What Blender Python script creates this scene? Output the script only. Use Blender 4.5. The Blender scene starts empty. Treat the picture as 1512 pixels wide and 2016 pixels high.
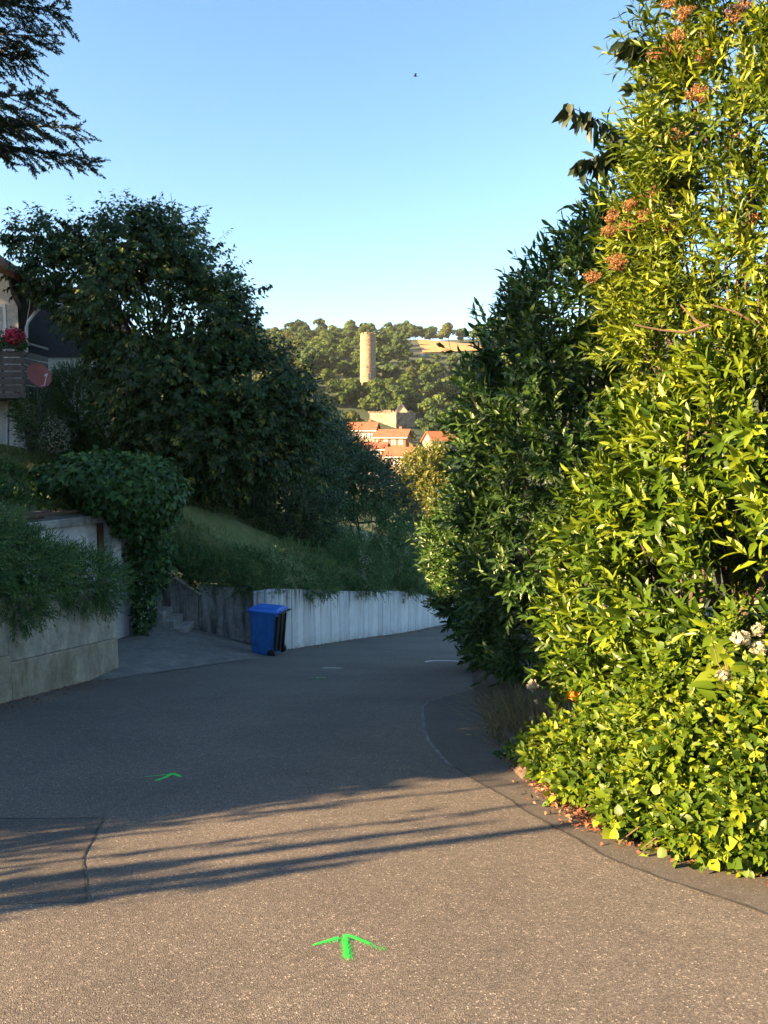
import bpy, math, random
import numpy as np
from mathutils import Vector, Matrix

R = math.radians
rng = np.random.default_rng(11)
random.seed(5)
scene = bpy.context.scene
col = scene.collection

# ------------------------------------------------------------------ camera, sky, sun, exposure
F = 1456.0                     # focal length in pixels of the 1512 x 2016 photograph
PITCH = math.atan(138 / F)
cd = bpy.data.cameras.new('camera')
cam = bpy.data.objects.new('camera', cd)
col.objects.link(cam)
cd.sensor_fit = 'VERTICAL'
cd.sensor_height = 36.0
cd.lens = 26.0
cd.clip_start = 0.05
cd.clip_end = 8000
cam.location = (0, 0, 1.6)
cam.rotation_euler = (math.pi / 2 - PITCH, 0, 0)
scene.camera = cam

SUN_EL = R(18.0)
SUN_H = Vector((-0.933, -0.359))          # horizontal direction towards the sun
world = bpy.data.worlds.new('World')
scene.world = world
world.use_nodes = True
wn = world.node_tree
bg = wn.nodes['Background']
sky = wn.nodes.new('ShaderNodeTexSky')
sky.sky_type = 'NISHITA'
sky.sun_disc = False
sky.sun_elevation = SUN_EL
sky.sun_rotation = math.atan2(SUN_H.x, SUN_H.y)
sky.altitude = 300
sky.air_density = 1.0
sky.dust_density = 0.7
sky.ozone_density = 1.6
hsv = wn.nodes.new('ShaderNodeHueSaturation')
hsv.inputs['Saturation'].default_value = 1.12
hsv.inputs['Hue'].default_value = 0.495
wn.links.new(sky.outputs[0], hsv.inputs['Color'])
wn.links.new(hsv.outputs[0], bg.inputs[0])
bg.inputs[1].default_value = 0.05
sl = bpy.data.lights.new('sun', 'SUN')
sun = bpy.data.objects.new('sun', sl)
col.objects.link(sun)
sl.energy = 5.0
sl.angle = R(0.5)
sl.color = (1.0, 0.66, 0.34)
sd = Vector((SUN_H.x * math.cos(SUN_EL), SUN_H.y * math.cos(SUN_EL), math.sin(SUN_EL))).normalized()
sun.rotation_euler = sd.to_track_quat('Z', 'Y').to_euler()
sun.location = (-60, -25, 30)
vs = scene.view_settings
vs.view_transform = 'Standard'
vs.look = 'None'
vs.gamma = 1.0
vs.use_curve_mapping = False
vs.exposure = 3.0
scene.cycles.max_bounces = 6
scene.cycles.diffuse_bounces = 3
scene.cycles.glossy_bounces = 2
scene.cycles.transmission_bounces = 3
scene.cycles.volume_bounces = 0
scene.cycles.use_denoising = True

# ------------------------------------------------------------------ from the photograph to the place
SL = 0.192                                  # the street falls 19 % away from us
_fw = Vector((0, math.cos(PITCH), -math.sin(PITCH)))
_up = Vector((0, math.sin(PITCH), math.cos(PITCH)))

def ray(u, v):
    return Vector((1, 0, 0)) * ((u - 756) / F) + _up * ((1008 - v) / F) + _fw

def at(u, v, y):
    d = ray(u, v)
    k = y / d.y
    return Vector((d.x * k, y, 1.6 + d.z * k))

def onroad(u, v, lift=0.0):
    d = ray(u, v)
    k = -1.6 / (d.z + SL * d.y)
    return Vector((d.x * k, d.y * k, 1.6 + d.z * k + lift))

def road_z(x, y):
    return -SL * y

# ------------------------------------------------------------------ object helpers
def tag(o, label=None, cat=None, group=None, kind=None):
    if label: o['label'] = label
    if cat: o['category'] = cat
    if group: o['group'] = group
    if kind: o['kind'] = kind
    return o

def empty(name, loc, label, cat, group=None):
    o = bpy.data.objects.new(name, None)
    col.objects.link(o)
    o.location = loc
    o.empty_display_size = 0.2
    return tag(o, label, cat, group)

def link(name, me, mat, parent=None, world_coords=True):
    o = bpy.data.objects.new(name, me)
    col.objects.link(o)
    if mat:
        me.materials.append(mat)
    if parent:
        o.parent = parent
        if world_coords:
            o.matrix_parent_inverse = Matrix.Translation(parent.location).inverted()
    return o

class MB:
    """collects boxes, tubes, prisms and lathes into one mesh"""
    def __init__(s):
        s.v = []; s.f = []
    def add(s, vs, fs):
        b = len(s.v)
        s.v += [tuple(p) for p in vs]
        s.f += [tuple(i + b for i in f) for f in fs]
    def box(s, c, size, rz=0.0, M=None):
        x, y, z = size[0] / 2, size[1] / 2, size[2] / 2
        vs = [Vector((sx * x, sy * y, sz * z)) for sz in (-1, 1) for sx, sy in ((-1, -1), (1, -1), (1, 1), (-1, 1))]
        m = M if M else Matrix.Rotation(rz, 3, 'Z')
        vs = [m @ p + Vector(c) for p in vs]
        s.add(vs, [(3, 2, 1, 0), (4, 5, 6, 7), (0, 1, 5, 4), (1, 2, 6, 5), (2, 3, 7, 6), (3, 0, 4, 7)])
    def hexa(s, bot, top):
        s.add(list(bot) + list(top), [(3, 2, 1, 0), (4, 5, 6, 7), (0, 1, 5, 4), (1, 2, 6, 5), (2, 3, 7, 6), (3, 0, 4, 7)])
    def beam(s, a, b, w, h, up=Vector((0, 0, 1))):
        a, b = Vector(a), Vector(b)
        d = (b - a).normalized()
        sx = d.cross(up).normalized() * w / 2
        sz = sx.cross(d).normalized() * h / 2
        s.hexa([a - sx - sz, a + sx - sz, b + sx - sz, b - sx - sz], [a - sx + sz, a + sx + sz, b + sx + sz, b - sx + sz])
    def tube(s, pts, rad, n=8, cap=True):
        pts = [Vector(p) for p in pts]
        if not hasattr(rad, '__len__'): rad = [rad] * len(pts)
        base = len(s.v)
        for i, p in enumerate(pts):
            d = (pts[min(i + 1, len(pts) - 1)] - pts[max(i - 1, 0)]).normalized()
            a = d.cross(Vector((0.31, 0.2, 0.93)))
            if a.length < 0.05: a = d.cross(Vector((1, 0, 0)))
            a.normalize(); b = d.cross(a)
            for k in range(n):
                t = 2 * math.pi * k / n
                s.v.append(tuple(p + (a * math.cos(t) + b * math.sin(t)) * rad[i]))
        for i in range(len(pts) - 1):
            for k in range(n):
                s.f.append((base + i * n + k, base + i * n + (k + 1) % n, base + (i + 1) * n + (k + 1) % n, base + (i + 1) * n + k))
        if cap:
            s.f.append(tuple(base + k for k in reversed(range(n))))
            e = base + (len(pts) - 1) * n
            s.f.append(tuple(e + k for k in range(n)))
    def prism(s, poly, d):
        """closed polygon (3-D points, planar) extruded by vector d"""
        poly = [Vector(p) for p in poly]; d = Vector(d); n = len(poly)
        s.add(poly + [p + d for p in poly], [tuple(reversed(range(n))), tuple(range(n, 2 * n))] +
              [(i, (i + 1) % n, n + (i + 1) % n, n + i) for i in range(n)])
    def sheet(s, rows):
        m = len(rows[0]); b = len(s.v)
        for r in rows: s.v += [tuple(p) for p in r]
        for i in range(len(rows) - 1):
            for j in range(m - 1):
                s.f.append((b + i * m + j, b + i * m + j + 1, b + (i + 1) * m + j + 1, b + (i + 1) * m + j))
    def build(s, name, mat, parent=None, bevel=0.0, smooth=False):
        me = bpy.data.meshes.new(name)
        me.from_pydata(s.v, [], s.f)
        me.validate(); me.update()
        o = link(name, me, mat, parent)
        if smooth:
            me.polygons.foreach_set('use_smooth', [True] * len(me.polygons))
        if bevel:
            m = o.modifiers.new('bevel', 'BEVEL'); m.width = bevel; m.segments = 2; m.limit_method = 'ANGLE'; m.angle_limit = R(40)
        return o

# ------------------------------------------------------------------ materials
def new_mat(name):
    m = bpy.data.materials.new(name); m.use_nodes = True
    nt = m.node_tree
    return m, nt, nt.nodes['Principled BSDF']

def N(nt, t, **kw):
    n = nt.nodes.new(t)
    for k, v in kw.items():
        if k in n.inputs: n.inputs[k].default_value = v
        else: setattr(n, k, v)
    return n

def ramp(nt, src, stops):
    r = nt.nodes.new('ShaderNodeValToRGB')
    e = r.color_ramp.elements
    while len(e) < len(stops): e.new(0.5)
    for i, (p, c) in enumerate(stops):
        e[i].position = p; e[i].color = (*c, 1) if len(c) == 3 else c
    nt.links.new(src, r.inputs[0])
    return r.outputs[0]

def mixc(nt, fac, a, b, mode='MIX'):
    m = nt.nodes.new('ShaderNodeMix'); m.data_type = 'RGBA'; m.blend_type = mode
    for i, x in ((0, fac), (6, a), (7, b)):
        if isinstance(x, (int, float)): m.inputs[i].default_value = x
        elif isinstance(x, tuple): m.inputs[i].default_value = (*x, 1)
        else: nt.links.new(x, m.inputs[i])
    return m.outputs[2]

def coords(nt, scale=(1, 1, 1)):
    tc = nt.nodes.new('ShaderNodeTexCoord'); mp = nt.nodes.new('ShaderNodeMapping')
    mp.inputs['Scale'].default_value = scale
    nt.links.new(tc.outputs['Object'], mp.inputs[0])
    return mp.outputs[0]

def noise(nt, vec, scale, detail=4, rough=0.6):
    n = N(nt, 'ShaderNodeTexNoise', Scale=scale, Detail=detail, Roughness=rough)
    nt.links.new(vec, n.inputs['Vector'])
    return n.outputs['Fac']

def bump(nt, bs, height, strength, dist):
    b = N(nt, 'ShaderNodeBump', Strength=strength, Distance=dist)
    nt.links.new(height, b.inputs['Height']); nt.links.new(b.outputs[0], bs.inputs['Normal'])

def mat_plain(name, c, rough=0.6, metal=0.0, var=0.15, vscale=6.0, bmp=0.0):
    m, nt, bs = new_mat(name)
    v = coords(nt)
    n = noise(nt, v, vscale)
    d = tuple(x * (1 - var) for x in c); l = tuple(min(1, x * (1 + var)) for x in c)
    nt.links.new(ramp(nt, n, [(0.3, d), (0.7, l)]), bs.inputs['Base Color'])
    bs.inputs['Roughness'].default_value = rough; bs.inputs['Metallic'].default_value = metal
    if bmp: bump(nt, bs, noise(nt, v, vscale * 8), bmp, 0.01)
    return m

def mat_leaf(name, stops, rough=0.45, transl=0.3, spec=0.5, tcol=1.5):
    m, nt, bs = new_mat(name)
    a = nt.nodes.new('ShaderNodeAttribute'); a.attribute_name = 'tint'
    c = ramp(nt, a.outputs['Fac'], stops)
    nt.links.new(c, bs.inputs['Base Color'])
    bs.inputs['Roughness'].default_value = rough
    bs.inputs['Specular IOR Level'].default_value = spec
    tr = nt.nodes.new('ShaderNodeBsdfTranslucent')
    hs = N(nt, 'ShaderNodeHueSaturation', Value=tcol, Saturation=1.1)
    nt.links.new(c, hs.inputs['Color']); nt.links.new(hs.outputs[0], tr.inputs[0])
    mx = nt.nodes.new('ShaderNodeMixShader'); mx.inputs[0].default_value = transl
    nt.links.new(bs.outputs[0], mx.inputs[1]); nt.links.new(tr.outputs[0], mx.inputs[2])
    nt.links.new(mx.outputs[0], nt.nodes['Material Output'].inputs[0])
    return m

def mat_asphalt(name, lo, hi, scale=120, patch=True, bmp=0.6):
    m, nt, bs = new_mat(name)
    v = coords(nt)
    vo = N(nt, 'ShaderNodeTexVoronoi', Scale=scale)
    nt.links.new(v, vo.inputs['Vector'])
    sep = nt.nodes.new('ShaderNodeSeparateColor'); nt.links.new(vo.outputs['Color'], sep.inputs[0])
    c = ramp(nt, sep.outputs[0], [(0.0, lo), (0.55, tuple((a + b) / 2 for a, b in zip(lo, hi))), (0.95, hi), (0.995, tuple(min(1, x * 2.2) for x in hi))])
    n1 = noise(nt, v, 0.8, 6)
    c = mixc(nt, 0.6, c, ramp(nt, n1, [(0.3, (0.66, 0.66, 0.68)), (0.7, (1.15, 1.13, 1.10))]), 'MULTIPLY')
    n2 = noise(nt, v, 14, 5, 0.7)
    c = mixc(nt, 0.6, c, ramp(nt, n2, [(0.3, (0.7, 0.7, 0.7)), (0.7, (1.15, 1.15, 1.15))]), 'MULTIPLY')
    nt.links.new(c, bs.inputs['Base Color'])
    bs.inputs['Roughness'].default_value = 0.85
    bs.inputs['Specular IOR Level'].default_value = 0.3
    n3 = noise(nt, v, scale * 0.9, 3)
    ad = N(nt, 'ShaderNodeMath', operation='ADD'); nt.links.new(vo.outputs['Distance'], ad.inputs[0]); nt.links.new(n3, ad.inputs[1])
    bump(nt, bs, ad.outputs[0], bmp, 0.006)
    return m

def mat_concrete(name, base, dark, stainy=0.6, tint=(1, 1, 1), bmp=0.4, st=(3.0, 3.0, 0.35)):
    m, nt, bs = new_mat(name)
    v = coords(nt); vv = coords(nt, st)
    n = noise(nt, v, 2.2, 8, 0.65)
    st_ = noise(nt, vv, 2.4, 8, 0.7)
    c = ramp(nt, n, [(0.32, tuple(x * 0.58 for x in base)), (0.66, base)])
    c = mixc(nt, 0.55, c, ramp(nt, noise(nt, v, 11, 6, .75), [(0.35, (0.6, 0.58, 0.55)), (0.6, (1.1, 1.1, 1.1))]), 'MULTIPLY')
    s = ramp(nt, st_, [(0.46, (0, 0, 0)), (0.66, (1, 1, 1))])
    f = N(nt, 'ShaderNodeMath', operation='MULTIPLY'); nt.links.new(s, f.inputs[0]); f.inputs[1].default_value = stainy
    c = mixc(nt, f.outputs[0], c, dark)
    sp = noise(nt, v, 60, 3, 0.7)
    c = mixc(nt, 0.5, c, ramp(nt, sp, [(0.3, (0.75, 0.75, 0.75)), (0.7, (1.1, 1.1, 1.1))]), 'MULTIPLY')
    nt.links.new(c, bs.inputs['Base Color'])
    bs.inputs['Roughness'].default_value = 0.9
    bump(nt, bs, sp, bmp, 0.01)
    return m

def mat_wall_white(name):
    m, nt, bs = new_mat(name)
    v = coords(nt); vv = coords(nt, (5.0, 5.0, 0.22))
    a = nt.nodes.new('ShaderNodeAttribute'); a.attribute_name = 'drip'
    t = nt.nodes.new('ShaderNodeAttribute'); t.attribute_name = 'tone'
    c = ramp(nt, t.outputs['Fac'], [(0, (0.52, 0.54, 0.56)), (1, (0.66, 0.68, 0.70))])
    c = mixc(nt, 0.7, c, ramp(nt, noise(nt, v, 3.0, 7, .7), [(0.3, (0.75, 0.75, 0.74)), (0.7, (1.05, 1.05, 1.05))]), 'MULTIPLY')
    st = noise(nt, vv, 2.6, 5, 0.6)
    dp = N(nt, 'ShaderNodeMath', operation='POWER'); nt.links.new(a.outputs['Fac'], dp.inputs[0]); dp.inputs[1].default_value = 1.6
    ad = N(nt, 'ShaderNodeMath', operation='MULTIPLY_ADD'); nt.links.new(dp.outputs[0], ad.inputs[0]); ad.inputs[1].default_value = 0.27; nt.links.new(st, ad.inputs[2])
    f = ramp(nt, ad.outputs[0], [(0.72, (0, 0, 0)), (0.86, (.8, .8, .8))])
    c = mixc(nt, f, c, (0.07, 0.062, 0.055))
    # splash dirt at the foot
    fo = ramp(nt, a.outputs['Fac'], [(0.12, (.75, .75, .75)), (0.36, (0, 0, 0))])
    n2 = ramp(nt, noise(nt, v, 7, 5, .7), [(0.35, (0, 0, 0)), (0.65, (1, 1, 1))])
    ff = mixc(nt, 1.0, fo, n2, 'MULTIPLY')
    c = mixc(nt, ff, c, (0.20, 0.165, 0.12))
    nt.links.new(c, bs.inputs['Base Color']); bs.inputs['Roughness'].default_value = 0.8
    bump(nt, bs, noise(nt, v, 40, 3), 0.15, 0.01)
    return m

def mat_stone(name, base, scale, vary=0.5):
    m, nt, bs = new_mat(name)
    v = coords(nt, (1, 1, 1.7))
    vo = N(nt, 'ShaderNodeTexVoronoi', Scale=scale); nt.links.new(v, vo.inputs['Vector'])
    sep = nt.nodes.new('ShaderNodeSeparateColor'); nt.links.new(vo.outputs['Color'], sep.inputs[0])
    c = ramp(nt, sep.outputs[1], [(0, tuple(x * (1 - vary) for x in base)), (1, tuple(min(1, x * (1 + vary * 0.4)) for x in base))])
    n = noise(nt, v, 0.25, 6)
    c = mixc(nt, 0.7, c, ramp(nt, n, [(0.3, (0.65, 0.62, 0.6)), (0.7, (1.1, 1.1, 1.1))]), 'MULTIPLY')
    nt.links.new(c, bs.inputs['Base Color']); bs.inputs['Roughness'].default_value = 0.95
    bump(nt, bs, vo.outputs['Distance'], 0.6, 0.15)
    return m

def mat_bands(name, c1, c2, axis_scale, rough=0.7):
    """boards: narrow dark joints across one axis (scale vector), plus grain"""
    m, nt, bs = new_mat(name)
    v = coords(nt, axis_scale)
    w = N(nt, 'ShaderNodeTexWave', Scale=1.0, Distortion=0.3); w.wave_profile = 'SAW'
    nt.links.new(v, w.inputs['Vector'])
    c = ramp(nt, w.outputs['Fac'], [(0.0, c2), (0.06, c1), (0.94, c1), (1.0, c2)])
    n = noise(nt, coords(nt), 5, 6)
    c = mixc(nt, 0.6, c, ramp(nt, n, [(0.3, (0.7, 0.7, 0.7)), (0.7, (1.15, 1.15, 1.15))]), 'MULTIPLY')
    nt.links.new(c, bs.inputs['Base Color']); bs.inputs['Roughness'].default_value = rough; bs.inputs['Specular IOR Level'].default_value = 0.15
    return m

def mat_ground(name, cols, scale=1.5, bmp=0.5):
    m, nt, bs = new_mat(name)
    v = coords(nt)
    n = noise(nt, v, scale, 8, 0.7)
    nt.links.new(ramp(nt, n, [(0.25 + 0.5 * i / (len(cols) - 1), c) for i, c in enumerate(cols)]), bs.inputs['Base Color'])
    bs.inputs['Roughness'].default_value = 0.95
    bump(nt, bs, noise(nt, v, scale * 12, 5), bmp, 0.03)
    return m

M = {}
M['asphalt'] = mat_asphalt('asphalt', (0.080, 0.074, 0.067), (0.195, 0.174, 0.150), 155, bmp=0.33)
M['asphalt_strip'] = mat_asphalt('asphalt_strip', (0.078, 0.073, 0.067), (0.125, 0.116, 0.105), 190, bmp=0.25)
M['asphalt_patch'] = mat_asphalt('asphalt_patch', (0.066, 0.063, 0.060), (0.138, 0.128, 0.114), 150, bmp=0.3)
M['seam'] = mat_plain('seam', (0.14, 0.14, 0.14), 0.9, var=0.5, vscale=9)
M['crack'] = mat_plain('crack', (0.035, 0.034, 0.032), 0.9, var=.5, vscale=7)
M['concrete'] = mat_concrete('concrete', (0.56, 0.52, 0.44), (0.20, 0.175, 0.13), 0.8, st=(.9, .9, .5))
M['concrete_low'] = mat_concrete('concrete_low', (0.46, 0.40, 0.30), (0.19, 0.15, 0.095), 0.85, st=(1.2, 1.2, .5))
M['concrete_dark'] = mat_concrete('concrete_dark', (0.34, 0.34, 0.33), (0.04, 0.038, 0.035), 0.95)
M['concrete_step'] = mat_concrete('concrete_step', (0.42, 0.40, 0.37), (0.08, 0.075, 0.07), 0.6)
M['driveway'] = mat_concrete('driveway', (0.22, 0.21, 0.195), (0.10, 0.095, 0.09), 0.6, st=(1, 1, 1))
M['white_wall'] = mat_wall_white('white_wall')
M['render_white'] = mat_concrete('render_white', (0.74, 0.74, 0.74), (0.55, 0.53, 0.5), 0.3, bmp=0.15)
M['stucco_cream'] = mat_plain('stucco_cream', (0.52, 0.50, 0.44), 0.9, var=0.12)
M['wood_dark'] = mat_bands('wood_dark', (0.040, 0.042, 0.05), (0.006, 0.006, 0.008), (9, 0, 0))
M['wood_eave'] = mat_bands('wood_eave', (0.028, 0.024, 0.022), (0.006, 0.005, 0.004), (0, 7, 0))
M['wood_balcony'] = mat_plain('wood_balcony', (0.07, 0.055, 0.05), 0.7, var=0.4, vscale=12)
M['wood_brown'] = mat_plain('wood_brown', (0.10, 0.055, 0.035), 0.8, var=0.4, vscale=14)
M['white_paint'] = mat_plain('white_paint', (0.75, 0.76, 0.78), 0.45, var=0.06)
M['metal_white'] = mat_plain('metal_white', (0.62, 0.66, 0.72), 0.35, var=0.08)
M['metal_rail'] = mat_plain('metal_rail', (0.7, 0.62, 0.55), 0.3, metal=0.8)
M['metal_dark'] = mat_plain('metal_dark', (0.03, 0.03, 0.035), 0.5)
M['tile'] = mat_bands('tile', (0.70, 0.29, 0.09), (0.16, 0.05, 0.02), (0, 3.2, 0))
M['tile_far'] = mat_plain('tile_far', (0.24, 0.075, 0.035), 0.85, var=0.35, vscale=1.2)
M['slate'] = mat_plain('slate', (0.09, 0.10, 0.12), 0.7, var=0.2)
M['brick_far'] = mat_plain('brick_far', (0.26, 0.09, 0.035), 0.9, var=0.25, vscale=2)
M['plaster_far'] = mat_plain('plaster_far', (0.36, 0.27, 0.18), 0.9, var=0.15, vscale=1)
M['white_far'] = mat_plain('white_far', (0.55, 0.53, 0.5), 0.9, var=0.05)
M['glass'] = mat_plain('glass', (0.03, 0.035, 0.045), 0.08, var=0.1)
M['curtain'] = mat_plain('curtain', (0.48, 0.49, 0.5), 0.8, var=0.3, vscale=9)
M['stone_tower'] = mat_stone('stone_tower', (0.27, 0.195, 0.125), 1.5)
M['stone_ruin'] = mat_stone('stone_ruin', (0.24, 0.185, 0.13), 1.1)
M['bin_blue'] = mat_plain('bin_blue', (0.016, 0.12, 0.38), 0.45, var=0.28, vscale=5)
M['bin_lid'] = mat_plain('bin_lid', (0.02, 0.15, 0.58), 0.32, var=0.10, vscale=3)
M['rubber'] = mat_plain('rubber', (0.012, 0.012, 0.013), 0.6)
M['dish_red'] = mat_plain('dish_red', (0.34, 0.10, 0.09), 0.5, var=0.1)
M['bark'] = mat_plain('bark', (0.075, 0.055, 0.042), 0.95, var=0.5, vscale=18, bmp=0.8)
M['twig'] = mat_plain('twig', (0.13, 0.085, 0.05), 0.9, var=0.3, vscale=18)
M['twig_red'] = mat_plain('twig_red', (0.42, 0.16, 0.06), 0.8, var=0.3, vscale=30)
M['soil'] = mat_ground('soil', [(0.03, 0.022, 0.015), (0.07, 0.05, 0.033), (0.11, 0.08, 0.05)], 5)
M['bank'] = mat_ground('bank', [(0.07, 0.085, 0.035), (0.12, 0.15, 0.05), (0.22, 0.19, 0.09)], 2.5)
M['terrain'] = mat_ground('terrain', [(0.012, 0.026, 0.010), (0.022, 0.042, 0.014), (0.04, 0.062, 0.02)], 0.05)
M['field'] = mat_ground('field', [(0.25, 0.135, 0.045), (0.30, 0.165, 0.055), (0.34, 0.19, 0.07)], 0.12, 0.2)
M['stone_kerb'] = mat_plain('stone_kerb', (0.09, 0.085, 0.075), 0.9, var=0.35, vscale=8, bmp=0.5)

M['leaf_laurel'] = mat_leaf('leaf_laurel', [(0, (0.016, 0.042, 0.003)), (0.6, (0.050, 0.094, 0.005)), (1, (0.12, 0.165, 0.010))], 0.42, 0.14, 0.3)
M['leaf_laurel_dark'] = mat_leaf('leaf_laurel_dark', [(0, (0.018, 0.048, 0.012)), (0.6, (0.040, 0.092, 0.018)), (1, (0.08, 0.14, 0.022))], 0.42, 0.14, 0.4)
M['leaf_tall'] = mat_leaf('leaf_tall', [(0, (0.024, 0.052, 0.003)), (0.6, (0.076, 0.115, 0.006)), (1, (0.16, 0.19, 0.012))], 0.45, 0.18, 0.3)
M['leaf_creeper'] = mat_leaf('leaf_creeper', [(0, (0.020, 0.050, 0.003)), (0.6, (0.064, 0.115, 0.006)), (1, (0.16, 0.20, 0.012))], 0.5, 0.2, 0.3)
M['leaf_cherry'] = mat_leaf('leaf_cherry', [(0, (0.010, 0.028, 0.009)), (0.6, (0.026, 0.062, 0.017)), (0.985, (0.05, 0.095, 0.022)), (1, (0.2, 0.18, 0.03))], 0.5, 0.2, 0.3)
M['leaf_backlit_dark'] = mat_leaf('leaf_backlit_dark', [(0, (0.010, 0.020, 0.008)), (1, (0.026, 0.042, 0.014))], 0.5, 0.08, 0.3)  # backlit shade of the drooping shoots painted in as a near-black leaf colour
M['leaf_ivy'] = mat_leaf('leaf_ivy', [(0, (0.013, 0.042, 0.011)), (0.7, (0.033, 0.092, 0.02)), (1, (0.075, 0.15, 0.03))], 0.5, 0.12, 0.25)
M['leaf_juniper'] = mat_leaf('leaf_juniper', [(0, (0.024, 0.065, 0.018)), (0.6, (0.06, 0.145, 0.032)), (1, (0.13, 0.20, 0.04))], 0.6, 0.1)
M['leaf_spruce'] = mat_leaf('leaf_spruce', [(0, (0.010, 0.022, 0.010)), (1, (0.028, 0.05, 0.016))], 0.6, 0.05)
M['leaf_thuja'] = mat_leaf('leaf_thuja', [(0, (0.02, 0.065, 0.012)), (1, (0.075, 0.165, 0.028))], 0.6, 0.1)
M['leaf_shrub'] = mat_leaf('leaf_shrub', [(0, (0.014, 0.035, 0.012)), (0.6, (0.032, 0.075, 0.021)), (1, (0.065, 0.11, 0.028))], 0.5, 0.2)
M['leaf_gold'] = mat_leaf('leaf_gold', [(0, (0.05, 0.075, 0.012)), (0.6, (0.11, 0.13, 0.02)), (1, (0.2, 0.19, 0.04))], 0.5, 0.35)
M['leaf_far'] = mat_leaf('leaf_far', [(0, (0.024, 0.05, 0.011)), (0.6, (0.054, 0.092, 0.017)), (1, (0.10, 0.14, 0.028))], 0.7, 0.2, 0.2)
M['leaf_far_dark'] = mat_leaf('leaf_far_dark', [(0, (0.016, 0.040, 0.012)), (1, (0.042, 0.08, 0.02))], 0.7, 0.2, 0.2)
M['leaf_far_gold'] = mat_leaf('leaf_far_gold', [(0, (0.035, 0.05, 0.010)), (1, (0.10, 0.115, 0.022))], 0.7, 0.2, 0.2)
M['grass'] = mat_leaf('grass', [(0, (0.07, 0.12, 0.03)), (0.6, (0.13, 0.19, 0.045)), (1, (0.26, 0.24, 0.10))], 0.6, 0.25)
M['grass_dry'] = mat_leaf('grass_dry', [(0, (0.06, 0.055, 0.02)), (0.6, (0.12, 0.10, 0.04)), (1, (0.24, 0.20, 0.09))], 0.7, 0.25)
M['dead_leaf'] = mat_leaf('dead_leaf', [(0, (0.10, 0.035, 0.02)), (0.6, (0.20, 0.075, 0.035)), (1, (0.32, 0.18, 0.09))], 0.7, 0.2)
M['seed'] = mat_leaf('seed', [(0, (0.16, 0.075, 0.03)), (0.5, (0.26, 0.13, 0.05)), (1, (0.36, 0.20, 0.09))], 0.8, 0.15)
M['petal_white'] = mat_leaf('petal_white', [(0, (0.26, 0.25, 0.17)), (1, (0.38, 0.37, 0.28))], 0.6, 0.25, 0.3, 1.0)
M['petal_red'] = mat_leaf('petal_red', [(0, (0.35, 0.01, 0.04)), (1, (0.62, 0.04, 0.12))], 0.6, 0.25, 0.3, 1.0)
M['petal_orange'] = mat_leaf('petal_orange', [(0, (0.55, 0.16, 0.02)), (1, (0.75, 0.32, 0.04))], 0.6, 0.25, 0.3, 1.0)

def mat_spray(name, c):
    m, nt, bs = new_mat(name)
    v = coords(nt)
    at_ = nt.nodes.new('ShaderNodeAttribute'); at_.attribute_name = 'cover'
    n = noise(nt, v, 210, 2, 0.8)
    ad = N(nt, 'ShaderNodeMath', operation='SUBTRACT'); nt.links.new(at_.outputs['Fac'], ad.inputs[0]); nt.links.new(n, ad.inputs[1])
    f = ramp(nt, ad.outputs[0], [(0.0, (0, 0, 0)), (0.12, (1, 1, 1))])
    bs.inputs['Base Color'].default_value = (*c, 1); bs.inputs['Roughness'].default_value = 0.6
    tr = nt.nodes.new('ShaderNodeBsdfTransparent'); mx = nt.nodes.new('ShaderNodeMixShader')
    nt.links.new(f, mx.inputs[0]); nt.links.new(tr.outputs[0], mx.inputs[1]); nt.links.new(bs.outputs[0], mx.inputs[2])
    nt.links.new(mx.outputs[0], nt.nodes['Material Output'].inputs[0])
    return m
M['spray_green'] = mat_spray('spray_green', (0.03, 0.66, 0.07))
M['spray_white'] = mat_spray('spray_white', (0.7, 0.72, 0.74))

# ------------------------------------------------------------------ foliage tools (numpy)
def nrm(a):
    return a / np.maximum(np.linalg.norm(a, axis=-1, keepdims=True), 1e-9)

def rdirs(n):
    return nrm(rng.normal(size=(n, 3)))

# leaf templates: along, across, up (fractions of length, half-width, length)
LEAF8 = (np.array([(0, 0, 0), (.3, -1, .05), (.3, 0, 0), (.3, 1, .05), (.68, -.8, .02), (.68, 0, -.035), (.68, .8, .02), (1, 0, -.12)]),
         [(0, 2, 1), (0, 3, 2), (1, 2, 5, 4), (2, 3, 6, 5), (4, 5, 7), (5, 6, 7)])
LEAF5 = (np.array([(0, 0, 0), (.42, -1, .06), (.5, 0, -.02), (.42, 1, .06), (1, 0, -.12)]), [(0, 2, 1), (0, 3, 2), (1, 2, 4), (2, 3, 4)])
LEAF4 = (np.array([(0, 0, 0), (.45, -1, 0), (1, 0, -.05), (.45, 1, 0)]), [(0, 3, 2, 1)])
IVY = (np.array([(0, 0, 0), (-.12, -.75, .0), (.35, -.55, .05), (.30, -1.0, 0), (.62, -.32, .02), (1, 0, -.05), (.62, .32, .02), (.30, 1.0, 0), (.35, .55, .05), (-.12, .75, 0)]),
       [(0, 2, 3, 1), (0, 4, 2), (0, 6, 5, 4), (0, 8, 6), (0, 9, 7, 8)])
BLADE = (np.array([(0, -1, 0), (0, 1, 0), (.5, .7, -.06), (.5, -.7, -.06), (1, 0, -.25)]), [(0, 1, 2, 3), (3, 2, 4)])
CLUMP = (np.array([(-.5, -.9, 0), (.5, -1, .12), (.62, 0, -.1), (.5, .8, .15), (-.45, 1, .05), (-.6, 0, -.12), (0, 0, .22)]),
         [(0, 1, 6), (1, 2, 6), (2, 3, 6), (3, 4, 6), (4, 5, 6), (5, 0, 6)])

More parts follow.
